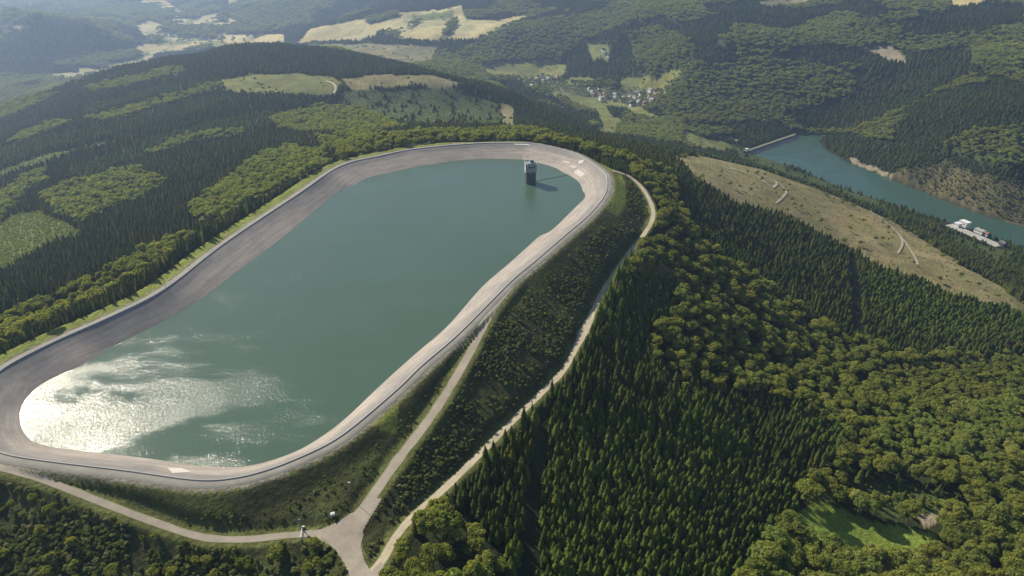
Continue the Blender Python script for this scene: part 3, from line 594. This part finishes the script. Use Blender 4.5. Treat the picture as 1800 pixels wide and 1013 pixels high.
# ------------------------------------------------------------ scatter
def jgrid(r0, r1, step, seed, a0=-54, a1=54):
    g_ = np.random.default_rng(seed); X = np.arange(-r1 * .75, r1 * .75, step); Y = np.arange(60, r1, step * .92)
    x, y = np.meshgrid(X, Y); x = x + (np.arange(len(Y)) % 2)[:, None] * step * .5
    x = (x + g_.uniform(-.36, .36, x.shape) * step).ravel(); y = (y + g_.uniform(-.36, .36, y.shape) * step).ravel()
    r = np.hypot(x, y); a = np.degrees(np.arctan2(x, y)); m = (r >= r0) & (r < r1) & (a > a0) & (a < a1); x, y = x[m], y[m]; z = Hs(x, y)
    px, py, d = proj(x, y, z); m = (px > -160) & (px < 1960) & (py > -40) & (py < 1190); return x[m], y[m], z[m]
PT = {k: [] for k in ('spruce', 'larch', 'leaf', 'beech', 'shrub', 'thicket')}
def put(kind, x, y, z, s): 
    if len(x): PT[kind].append(np.c_[x, y, z, s])
def clear(x, y, marg):
    m = np.ones(len(x), bool); r = np.hypot(x, y); i = np.where(r < 1100)[0]
    if len(i):
        ds = sd_crest(x[i], y[i]); ok = ds > np.where((x[i] < -60) & (y[i] > 270), 20, 14)
        for P, wd in allroads: ok &= seg_dist(x[i], y[i], P[::3])[0] > wd / 2 + marg
        ok &= ~inpoly(x[i], y[i], jp); m[i] = ok
    i = np.where((r > 900) & (x > 200) & (r < 2500))[0]
    if len(i): m[i] = ~(inpoly(x[i], y[i], LAKE) | (seg_dist(x[i], y[i], LAKE, True)[0] < 5) | (seg_dist(x[i], y[i], YARD)[0] < 20))
    return m
lane = resample(np.c_[np.array([hit(a, b, 300)[:2] for a, b in ((1497,452),(1505,520),(1508,585))]), np.zeros(3)], 4.)
lane2 = resample(np.c_[np.array([hit(a, b, 150)[:2] for a, b in ((955,730),(945,830),(935,930),(925,1050))]), np.zeros(4)], 4.)
for (r0, r1, st, sd) in ((100, 620, 3.9, 1), (620, 1150, 4.3, 2), (1150, 2000, 5.8, 3), (2000, 3600, 10.5, 4), (3600, 6000, 16.0, 5)):
    x, y, z = jgrid(r0, r1, st, sd); m = clear(x, y, 3.5); x, y, z = x[m], y[m], z[m]; c = classify(x, y, z); g = np.random.default_rng(sd + 50); u = g.random(len(x)); r = np.hypot(x, y)
    k = {1: .54, 2: .40, 3: .38, 4: .50, 5: .8}[sd]; gap = fbm(x, y, 25, 14, 3)
    dl = np.minimum(seg_dist(x, y, lane)[0] - 2, seg_dist(x, y, lane2)[0])
    mix_ = fbm(x, y, 70, 15, 3); hv = (.6 if sd == 1 else .8) + (.8 if sd == 1 else .4) * fbm(x, y, 60, 19, 3)
    drop = vnoise(x / 7.3, y / 7.3, 88) > .14; sp = drop & ((c == 0) | ((c == 4) & (u < .05))) & (dl > 4.0); sz = k * hv * (.62 + .62 * g.random(len(x)) ** 1.2)
    put('spruce', x[sp & ((mix_ < .62) | (r > 600))], y[sp & ((mix_ < .62) | (r > 600))], z[sp & ((mix_ < .62) | (r > 600))], sz[sp & ((mix_ < .62) | (r > 600))])
    q_ = sp & (mix_ >= .62) & (r <= 600); put('larch', x[q_], y[q_], z[q_], sz[q_] * 1.3)
    la = (c == 3) & (dl > 4); put('larch', x[la], y[la], z[la], sz[la] * (1.2 if sd > 1 else 1.1))
    lf = (c == 1) & (u < {1: .31, 2: .36, 3: .6, 4: 1, 5: 1}[sd] * (1.25 - .5 * gap)); s2 = {1: .80, 2: .76, 3: .80, 4: 1.05, 5: 1.4}[sd] * g.uniform(.62, 1.25, len(x)) * np.where((y < 330) & (x > 60), 1.3, 1)
    bm_ = lf & (mix_ > .60) & (u < .14); put('beech', x[bm_], y[bm_], z[bm_], s2[bm_]); lf &= ~bm_; put('leaf', x[lf], y[lf], z[lf], s2[lf])
    be = (c == 2) & (u < {1: .33, 2: .37, 3: .62, 4: 1, 5: 1}[sd]); put('beech', x[be], y[be], z[be], s2[be] * .9)
    th = (c == 11) & (u < .9); put('thicket', x[th], y[th], z[th], (k * 1.5 * g.uniform(.8, 1.25, len(x)))[th])
    sc = ((c == 4) & (u > .4)); put('thicket', x[sc], y[sc], z[sc], (k * 1.4 * g.uniform(.5, 1.2, len(x)))[sc])
    so = ((c == 5) | (c == 7)) & (u < (.012 if sd < 4 else .03)); put('leaf', x[so], y[so], z[so], s2[so] * .6)
    so = (c == 18) & (u < .62); put('leaf', x[so], y[so], z[so], (.36 + .26 * g.random(len(x)))[so])
    so = (c == 16) & (u < .004); put('shrub', x[so], y[so], z[so], s2[so])
    so = (c == 15) & (u < .5); put('leaf', x[so], y[so], z[so], s2[so] * .5)
    so = (c == 15) & (u > .4); put('thicket', x[so], y[so], z[so], (k * g.uniform(1.0, 3.0, len(x)))[so])
    so = (c == 7) & (u > .86); put('shrub', x[so], y[so], z[so], (k * g.uniform(.6, 1.8, len(x)))[so])
    so = (c == 13) & (u < .6); put('leaf', x[so], y[so], z[so], s2[so] * .55)
    ed = (c == 10) & (u < .10) & (x < -60); put('shrub', x[ed], y[ed], z[ed], (g.uniform(.6, 1.4, len(x)))[ed])
# embankment shrubs
x, y, z = jgrid(100, 800, 1.95, 9); m = clear(x, y, 1.6); x, y, z = x[m], y[m], z[m]; c = classify(x, y, z); g = np.random.default_rng(77); u = g.random(len(x))
dn = fbm(x, y, 16, 24, 3); m = (c == 9) & (u < np.clip((dn - .30) * 2.6, .15, .92)); isl = inpoly(x, y, low); ism = inpoly(x, y, mid)
ss_ = g.uniform(.55, 1.25, len(x)) * np.where(isl, 1.15, np.where(ism, .58, .80)); put('shrub', x[m], y[m], z[m], ss_[m])
m = (c == 9) & isl & (u > .975); put('leaf', x[m], y[m], z[m] - 1.0, g.uniform(.28, .5, len(x))[m])
for k in PT: PT[k] = np.vstack(PT[k]); PT[k] = np.c_[PT[k], np.random.default_rng(8).uniform(.8, 1.25, len(PT[k])) * (np.interp(np.hypot(PT[k][:, 0], PT[k][:, 1]), [550, 1000, 2000, 3400], [1, 1.75, 2.4, 2.8] if k in ('spruce', 'larch') else [1, 1.05, 1.2, 1.3]))]
print('plants', {k: len(v) for k, v in PT.items()})

def gn_scatter(name, pts, kind, label, cat):
    """one object: points that carry plants, instanced with geometry nodes"""
    n_ = len(pts); me = bpy.data.meshes.new(name); me.vertices.add(n_); me.vertices.foreach_set('co', pts[:, :3].astype(np.float32).ravel())
    g_ = np.random.default_rng(len(name)); vs = len(PROTO[kind])
    me.attributes.new('sv', 'FLOAT_VECTOR', 'POINT').data.foreach_set('vector', np.c_[pts[:, 3] * pts[:, 4], pts[:, 3] * pts[:, 4], pts[:, 3]].astype(np.float32).ravel())
    for nm, ty, dat in ( ('rz', 'FLOAT', g_.uniform(0, 6.28, n_)), ('tl', 'FLOAT', g_.normal(0, .035, n_))):
        a = me.attributes.new(nm, ty, 'POINT'); a.data.foreach_set('value', dat.astype(np.float32))
    a = me.attributes.new('vi', 'INT', 'POINT'); a.data.foreach_set('value', g_.integers(0, vs, n_).astype(np.int32))
    o = bpy.data.objects.new(name, me); COL.objects.link(o)
    pc = bpy.data.collections.new(name + '_kinds')
    for i, (cm, tm) in enumerate(PROTO[kind]): pc.objects.link(bpy.data.objects.new('%s_kind_%d' % (name, i), cm))
    ng = bpy.data.node_groups.new(name, 'GeometryNodeTree'); ng.interface.new_socket('Geometry', in_out='INPUT', socket_type='NodeSocketGeometry'); ng.interface.new_socket('Geometry', in_out='OUTPUT', socket_type='NodeSocketGeometry')
    gi_ = ng.nodes.new('NodeGroupInput'); go = ng.nodes.new('NodeGroupOutput'); ip = ng.nodes.new('GeometryNodeInstanceOnPoints'); ci = ng.nodes.new('GeometryNodeCollectionInfo')
    ci.inputs['Collection'].default_value = pc; ci.inputs['Separate Children'].default_value = True; ci.inputs['Reset Children'].default_value = True; ip.inputs['Pick Instance'].default_value = True
    def at(nm, dt='FLOAT'):
        q = ng.nodes.new('GeometryNodeInputNamedAttribute'); q.data_type = dt; q.inputs['Name'].default_value = nm; return q.outputs['Attribute']
    cx = ng.nodes.new('ShaderNodeCombineXYZ'); L = ng.links.new; L(at('tl'), cx.inputs[0]); L(at('tl'), cx.inputs[1]); L(at('rz'), cx.inputs[2])
    er = ng.nodes.new('FunctionNodeEulerToRotation'); L(cx.outputs[0], er.inputs[0]); L(er.outputs[0], ip.inputs['Rotation'])
    L(gi_.outputs[0], ip.inputs['Points']); L(ci.outputs[0], ip.inputs['Instance']); L(at('vi', 'INT'), ip.inputs['Instance Index']); L(at('sv', 'FLOAT_VECTOR'), ip.inputs['Scale']); L(ip.outputs[0], go.inputs[0])
    md = o.modifiers.new('plants', 'NODES'); md.node_group = ng
    return tag(o, label, cat, kind='stuff')

KIND = {
 'spruce': ('spruce_tree', 'spruce_forest', 'dark spruce forest covering the slopes round the basin and beyond', 'spruce forest', 'spruce'),
 'larch': ('young_spruce', 'young_spruce_forest', 'mid green younger spruce plantation below the gravel track', 'spruce forest', 'young spruce'),
 'leaf': ('broadleaf_tree', 'broadleaf_forest', 'olive green broadleaf woodland belt down the right hillside', 'broadleaf forest', 'broadleaf tree'),
 'beech': ('beech_tree', 'beech_forest', 'pale green beech stands in bright patches between dark spruce', 'beech forest', 'beech tree'),
 'shrub': ('shrub', 'shrubbery', 'low dark shrubs dotted over the embankment slopes', 'shrubbery', 'shrub'),
 'thicket': ('thicket_bush', 'beech_thicket', 'fine textured pale young beech thicket on the left hillside', 'thicket', 'bush'),
}
def where(x, y, kind):
    if kind == 'shrub':
        p = np.array([x]), np.array([y])
        if inpoly(*p, low)[0]: return 'on the slope below the near access road'
        if inpoly(*p, mid)[0]: return 'on the wedge between basin rim and access roads'
        return 'on the embankment between ramp road and gravel track'
    px, py, d = proj(x, y, Hs(x, y))
    if px < 640: return 'on the near slope left of the road junction'
    if px < 900: return 'beside the gravel track near the road junction'
    if py > 870: return 'at the bottom edge of the wood' if px < 1200 else ('around the small bright meadow' if px < 1680 else 'right of the small bright meadow')
    return 'on the hillside just below the gravel track' if px < 1200 else ('on the hillside above the small bright meadow' if px < 1500 else 'on the far right hillside above the meadow')
for kind, (nm, mass, mlabel, mcat, cat) in KIND.items():
    P = PT[kind]; vs = PROTO[kind]; hgt = {'spruce': 20, 'larch': 15, 'leaf': 14, 'beech': 14, 'shrub': 2, 'thicket': 4}[kind]
    px, py, d = proj(P[:, 0], P[:, 1], P[:, 2] + hgt * .5 * P[:, 3]); size = P[:, 3] / d * ((px > 0) & (px < 1800) & (py > 0) & (py < 1010))
    n_ind = min(300, int(len(P) * .5)); 
    if kind == 'thicket': n_ind = 0
    top = np.argsort(-size)[:n_ind]; rest = np.ones(len(P), bool); rest[top] = False
    r_ = random.Random(5)
    for i in top:
        x, y, z, s, sw = P[i]; v = r_.randrange(len(vs)); cm, tm = vs[v]; rz = r_.random() * 6.28
        build = {'spruce': ('slender dark spruce', 'broad dark spruce', 'narrow dark spruce', 'tall dark spruce', 'squat dark spruce', 'towering dark spruce'), 'larch': ('bushy mid green young spruce', 'slim mid green young spruce', 'wide mid green young spruce'),
                 'leaf': ('round olive green broadleaf tree', 'tall olive green broadleaf tree', 'wide olive green broadleaf tree', 'lumpy olive green broadleaf tree', 'broad olive green broadleaf tree'),
                 'beech': ('round pale green tree', 'wide pale green tree', 'lumpy pale green tree'), 'shrub': ('round dark green shrub', 'low dark green shrub', 'ragged dark green shrub', 'small dark green shrub')}[kind][v]
        wh = where(x, y, kind); lab = build + ' ' + wh
        if tm is None or kind == 'shrub':
            o = bpy.data.objects.new(nm, cm); COL.objects.link(o); o.location = (x, y, z - .1); o.rotation_euler = (0, 0, rz); o.scale = (s * sw, s * sw, s)
        else:
            o = empty(nm, (x, y, z), rz); o.scale = (s * sw, s * sw, s)
            for part, me_ in (('crown', cm), ('trunk', tm)):
                q_ = bpy.data.objects.new(part, me_); COL.objects.link(q_); q_.parent = o
        tag(o, lab, cat, cat + ' plants ' + wh if kind == 'shrub' else cat + 's ' + wh)
    gn_scatter(mass, P[rest], kind, mlabel, mcat)


# ------------------------------------------------------------ intake tower in the basin
M['tower_dark'] = plain('tower_wet_concrete', (.065, .075, .072), .7, .35, .3); M['tower_grey'] = plain('tower_grey_cladding', (.26, .28, .29), .6, .15, .5)
M['white'] = plain('white_paint', (.72, .72, .70), .6, .08, .5); M['dark_glass'] = plain('dark_glass', (.02, .025, .03), .15, .1, 1); M['steel'] = plain('galvanised_steel', (.35, .37, .37), .4, .1, 1, .8)
M['slate'] = plain('slate_roof', (.075, .075, .085), .6, .3, .5); M['red_roof'] = plain('red_roof', (.28, .10, .07), .8, .2, .5); M['yard'] = gravel('pale_yard', (.42, .41, .36))
M['cream0'] = plain('cream_render', (.6, .55, .47), .8, .1, .5)
M['teal'] = plain('teal_paint', (.08, .16, .16), .5, .2, 1)
tb = bp([(932, 321)], WATER_Z)[0]; tw = empty('intake_tower', (tb[0], tb[1], WATER_Z), R(14))
tag(tw, 'tall grey concrete tower with small rooftop masts standing in the basin water', 'tower')
def octo(a, b, ch): return [(-a + ch, -b), (a - ch, -b), (a, -b + ch), (a, b - ch), (a - ch, b), (-a + ch, b), (-a, b - ch), (-a, -b + ch)]
MB().prism(octo(4.9, 4.9, 1.5), -14, 12.2).build('shaft', M['tower_dark'], tw)
MB().prism(octo(5.5, 5.5, 1.7), 12.2, 20.2).build('cabin', M['tower_grey'], tw)
rb = MB().prism(octo(5.9, 5.9, 1.8), 20.2, 20.8)
for a in range(4):
    c_, s_ = math.cos(a * 1.5708), math.sin(a * 1.5708); rb.box((5.7 * c_, 5.7 * s_, 21.2), (.22, 8.0, .8), a * 1.5708)
rb.build('roof', M['tower_grey'], tw)
pen = MB().box((1.2, .6, 22.2), (3.6, 3.2, 2.8)).build('penthouse', M['tower_grey'], tw); MB().box((1.2, -1.02, 22.0), (1.0, .08, 2.0)).build('door', M['tower_dark'], pen)
MB().tube((-3.2, -1.5, 20.8), (-3.2, -1.5, 29.5), .22, .08).tube((-3.2, -1.5, 26), (-2.2, -1.5, 26), .07).tube((-3.2, -1.5, 27.5), (-3.9, -1.5, 27.5), .07).build('mast', M['steel'], tw)
MB().tube((-4.3, 2.6, 20.8), (-4.3, 2.6, 25.0), .16, .08).build('mast', M['steel'], tw)
for a in range(4):
    for q_ in (-2.4, 0, 2.4):
        c_, s_ = math.cos(a * 1.5708), math.sin(a * 1.5708); x_, y_ = 5.52 * c_ - q_ * s_, 5.52 * s_ + q_ * c_
        MB().box((x_, y_, 17.4), (.12, 1.5, 1.6), a * 1.5708).build('window', M['dark_glass'], tw)
MB().box((-5.75, -2.2, 16.0), (.5, 2.6, 8.8)).build('sunlit_side', M['white'], tw)  # white slab: sunlight on the cabin's left side put into the colour
lb = MB()
for q_ in (-.35, .35): lb.tube((5.3, q_, -1), (5.3, q_, 13), .09)
for q_ in range(24): lb.tube((5.3, -.35, q_ * .58 - .6), (5.3, .35, q_ * .58 - .6), .05, n=5)
lb.build('ladder', M['steel'], tw)
fl = bp([(942, 319), (960, 315), (982, 311), (1004, 306)], WATER_Z); fb = MB(); fp = resample(fl, 3)
for a, b in zip(fp[:-1], fp[1:]): fb.tube((a[0], a[1], WATER_Z + .05), (b[0], b[1], WATER_Z + .05), .3, n=6)
tag(fb.build('floating_line', M['tower_dark']), 'thin dark line floating on the water from tower to basin bank', 'cable')

# ------------------------------------------------------------ pale repair patches on the slope lining
def slope_pt(px, py, lift=.12):
    u = (px - CX) / FPX; v = -(py - CY) / FPX; d = np.array([u, CP + v * SP, -SP + v * CP]); t = np.arange(0.0, 40, .25); t0 = -CAM_H / d[2] - 4
    T = t0 + t; X, Y, Z = d[0] * T, d[1] * T, CAM_H + d[2] * T; sd, pr = seg_dist(X, Y, CR, True); o_ = np.interp(pr, np.arange(len(off)), off)
    H = WATER_Z * sd / o_; H[sd > o_ * 1.2] = -99; k = np.argmax(Z < H); return (X[k], Y[k], H[k] + lift)
M['patch'] = plain('pale_repair_asphalt', (.52, .485, .43), .8, .12, .8)
for quad, lab in (([(295,823),(319,823),(337,830),(303,832)], 'pale rectangular repair patch on the near slope of the basin'),
                  ([(1008,303),(1016,298),(1029,307),(1020,312)], 'bright square repair patch on the slope right of the tower'),
                  ([(902,252.8),(928,253.6),(934,256.5),(906,255.2)], 'thin pale strip at the far rim above the tower'),
                  ([(1018,283),(1027,281),(1024,286),(1016,290)], 'small pale patch high on the slope above the bright square patch'),
                  ([(990,283),(1002,286),(1001,288),(989,285)], 'narrow pale patch halfway up the slope right of the tower'),
                  ([(1003,291),(1012,293),(1011,296),(1001,293)], 'small pale patch just above the bright square patch')):
    q_ = [slope_pt(*p) for p in quad]; V = [tuple(np.array(p) - (0, 0, .5)) for p in q_] + q_
    tag(mesh('repair_patch', V, [(4, 5, 6, 7), (0, 1, 5, 4), (1, 2, 6, 5), (2, 3, 7, 6), (3, 0, 4, 7)], M['patch']), lab, 'repair patch')

# ------------------------------------------------------------ poles, gate, small housing
def pole(px, py, h, lab, z=None):
    p = hit(px, py); o = empty('lamp_post', tuple(p)); tag(o, lab, 'lamp post')
    MB().tube((0, 0, -.5), (0, 0, h), .16, .09).build('pole', M['steel'], o); MB().tube((0, 0, h - .1), (.9, -.6, h + .15), .06).build('arm', M['steel'], o)
    MB().box((1.1, -.75, h + .12), (.8, .35, .18), -.6).build('lamp_head', M['white'], o)
pole(614, 869, 8.0, 'slim pole with long shadow beside ramp road near the junction')
cq = CR[np.argmin(np.hypot(*(CR - bp([(292, 506)], 0)[0, :2]).T))]; o = empty('lamp_post', (cq[0] - .9, cq[1] + .5, .1)); tag(o, 'slim dark pole at the left rim of the basin', 'lamp post')
MB().tube((0, 0, -.5), (0, 0, 7.5), .16, .09).build('pole', M['tower_dark'], o); MB().box((0, 0, 7.6), (.9, .3, .2), .5).build('lamp_head', M['tower_dark'], o)
g0 = hit(530, 940); gt = empty('barrier_gate', tuple(g0), R(8)); tag(gt, 'white barrier gate across the access road just left of the junction', 'gate')
for yy in (-2.9, 2.9): MB().box((0, yy, .9), (.35, .35, 2.6)).build('post', M['white'], gt)
MB().box((0, 0, 1.15), (.16, 5.5, .22)).box((0, 0, .55), (.12, 5.5, .14)).build('boom', M['white'], gt)
MB().box((.6, 3.5, .6), (.9, .6, 1.3)).build('control_box', M['steel'], gt)
g1 = hit(529, 929); ms = empty('signal_mast', tuple(g1)); tag(ms, 'teal grey mast standing on the verge beside the barrier gate', 'mast')
MB().tube((0, 0, -.5), (0, 0, 5.6), .2, .12).build('pole', M['teal'], ms); MB().box((0, -.15, 5.2), (1.1, .3, 1.2)).build('sign_panel', M['teal'], ms)
hs = hit(585, 906); hu = empty('shaft_housing', tuple(hs), .4); tag(hu, 'small white housing with dark opening on the grass above the junction', 'housing')
hu.scale = (.75,) * 3; MB().box((0, 0, .6), (2.3, 1.7, 1.8)).build('wall', M['white'], hu); MB().gable((0, 0, 1.5), (2.3, 1.7, 0), 0, .15, .45).build('roof', M['white'], hu); MB().box((0, -.87, .55), (.9, .06, 1.2)).build('door', M['tower_dark'], hu)

# ------------------------------------------------------------ lower dam
da = bp([(1311, 266)], LAKE_Z + 8)[0]; db = bp([(1398, 236)], LAKE_Z + 8)[0]; dv = db - da; dl_ = np.hypot(dv[0], dv[1]); dm = empty('dam', tuple((da + db) / 2), math.atan2(dv[1], dv[0]))
tag(dm, 'long straight dam closing the far end of the lower lake', 'dam'); L2 = dl_ / 2
MB().box((0, 0, -.4), (dl_, 7, 1.2)).build('crest_road', M['road'], dm)
M['damface'] = plain('dam_stone_face', (.10, .095, .11), .8, .25, .1); M['damgrass'] = plain('dam_grass', (.13, .15, .07), .95, .3, .05)
fb_ = MB(); fb_.add([(-L2, -4, -1), (L2, -4, -1), (L2, -26, -14), (-L2, -26, -14)], [(0, 3, 2, 1)]); fb_.build('upstream_face', M['damface'], dm)
fb_ = MB(); fb_.add([(-L2, 4, -1), (L2, 4, -1), (L2, 34, -16), (-L2, 34, -16)], [(0, 1, 2, 3)]); fb_.build('downstream_face', M['damgrass'], dm)
MB().box((-L2 + 6, 2, 2.2), (7, 6, 5)).build('gatehouse', M['white'], dm)

# ------------------------------------------------------------ power station on the lake shore
def at_lake(px, py, z=-263): return bp([(px, py)], z)[0]
a0 = at_lake(1668, 395); a1 = at_lake(1757, 433); yv = a1 - a0; yrz = math.atan2(yv[1], yv[0]); yl = np.hypot(yv[0], yv[1])
yd = MB().box(((a0[0] + a1[0]) / 2, (a0[1] + a1[1]) / 2, -264.2), (yl, 17, 3.4), yrz).build('works_yard', M['yard']); tag(yd, kind='structure')
def block(name, px, py, d, wall, roof, lab, cat, flat=True, z=-262.5):
    p = at_lake(px, py, z); o = empty(name, tuple(p), yrz); tag(o, lab, cat); MB().box((0, 0, d[2] / 2 - 1), (d[0], d[1], d[2] + 2)).build('wall', wall, o)
    if flat: MB().box((0, 0, d[2] + .3), (d[0] + .8, d[1] + .8, .6)).build('roof', roof, o)
    else: MB().gable((0, 0, d[2]), d, 0).build('roof', roof, o)
    for k_ in range(max(2, int(d[0] / 4))): MB().box((-d[0] / 2 + 2 + k_ * 4, -d[1] / 2 - .04, d[2] * .55), (2, .1, 1.6)).build('window', M['dark_glass'], o)
block('power_station', 1695, 396, (15, 11, 7), M['white'], M['white'], 'white flat roofed power station block on the lake shore', 'building')
block('power_station', 1683, 398, (9, 9, 6), M['white'], M['white'], 'smaller white annex left of the white power station block', 'building')
block('works_hall', 1722, 408, (16, 9, 4), M['white'], M['yard'], 'low pale hall in the middle of the pale works yard', 'building')
block('works_hall', 1734, 413, (7, 5, 3), M['cream0'], M['red_roof'], 'small red shed in the pale works yard by the lake', 'shed', False)
block('works_hall', 1762, 431, (9, 8, 4), M['tower_dark'], M['slate'], 'dark barn at the end of the pale works yard', 'barn', False)

# ------------------------------------------------------------ houses of the valley villages
def house_meshes(d, wall, roof):
    h = MB().box((0, 0, d[2] / 2 - 1), (d[0], d[1], d[2] + 2)); gx_ = d[1] / 2; h.add([(-d[0] / 2, -gx_, d[2]), (-d[0] / 2, gx_, d[2]), (-d[0] / 2, 0, d[2] + d[1] * .43), (d[0] / 2, -gx_, d[2]), (d[0] / 2, gx_, d[2]), (d[0] / 2, 0, d[2] + d[1] * .43)], [(0, 1, 2), (3, 5, 4)])
    r = MB().gable((0, 0, d[2] + .05), d, 0, .5)
    wn_ = MB()
    for k_ in (-1, 0, 1):
        for zz in (1.8, 4.4): wn_.box((k_ * d[0] * .3, -d[1] / 2 - .03, zz), (1.2, .1, 1.3))
    return h.build('wall', wall, link=False).data, r.build('roof', roof, link=False).data, wn_.build('window_row', M['dark_glass'], link=False).data
M['cream'] = plain('cream_wall', (.62, .60, .54), .7, .06, .5)
HK = [house_meshes((13, 10, 6), M['white'], M['slate']), house_meshes((16, 11, 6.5), M['white'], M['slate']), house_meshes((12, 9, 5.5), M['cream'], M['red_roof']), house_meshes((20, 12, 5), M['cream'], M['yard'])]
HL = ['white house with dark slate roof', 'long white house with dark slate roof', 'cream house with red roof', 'long white barn with pale roof']
def village(n_, area, seed, place, w_=(5, 4, 2, 2), smin=19):
    r_ = random.Random(seed); done = []; tries = 0
    while len(done) < n_ and tries < n_ * 60:
        tries += 1; cx_, cy_, sx_, sy_ = r_.choice(area); px_, py_ = r_.gauss(cx_, sx_), r_.gauss(cy_, sy_); p = hit(px_, py_, 600)
        if any(math.hypot(p[0] - q[0], p[1] - q[1]) < smin for q in done): continue
        done.append(p); k_ = r_.choices(range(4), w_)[0]; o = empty('house', tuple(p), r_.choice((.3, .5, 1.9, 2.1)) + r_.uniform(-.2, .2)); s_ = r_.uniform(.75, 1.05); o.scale = (s_,) * 3
        for nm_, me_ in zip(('wall', 'roof', 'window_row'), HK[k_]): q = bpy.data.objects.new(nm_, me_); COL.objects.link(q); q.parent = o
        tag(o, HL[k_] + ' ' + place, 'house', 'houses ' + place)
village(40, [(1068, 172, 13, 4), (1085, 169, 10, 5), (1110, 173, 10, 5), (1125, 178, 9, 6), (1143, 166, 9, 4), (1053, 164, 8, 4)], 3, 'in the larger valley village beyond the basin')
village(20, [(948, 143, 8, 2), (965, 142, 7, 3), (935, 146, 6, 2)], 4, 'in the hamlet behind the ridge meadow')
village(60, [(300, 60, 14, 6), (330, 48, 16, 6), (350, 70, 18, 5), (310, 30, 12, 6), (410, 68, 25, 4)], 5, 'in the hazy far left valley', (1, 1, 5, 3), smin=22)
village(5, [(1064, 95, 2, 3)], 6, 'below the far central hillside'); village(4, [(1035, 228, 2, 2), (1300, 48, 4, 2)], 7, 'alone in a forest clearing')


# ------------------------------------------------------------ haze
hm = bpy.data.materials.new('haze_air'); hm.use_nodes = True; nt = hm.node_tree; nt.nodes.clear()
pv = nt.nodes.new('ShaderNodeVolumePrincipled'); oo = nt.nodes.new('ShaderNodeOutputMaterial'); nt.links.new(pv.outputs[0], oo.inputs['Volume'])
pv.inputs['Color'].default_value = (.50, .68, 1.0, 1); pv.inputs['Density'].default_value = HAZE_DENSITY; pv.inputs['Anisotropy'].default_value = .55
hb = MB(); hb.box((0, 8000, (300 + TZ.min() - 1) / 2), (32000, 17000, 300 - TZ.min() + 1)); hz = hb.build('haze', hm); tag(hz, kind='stuff')
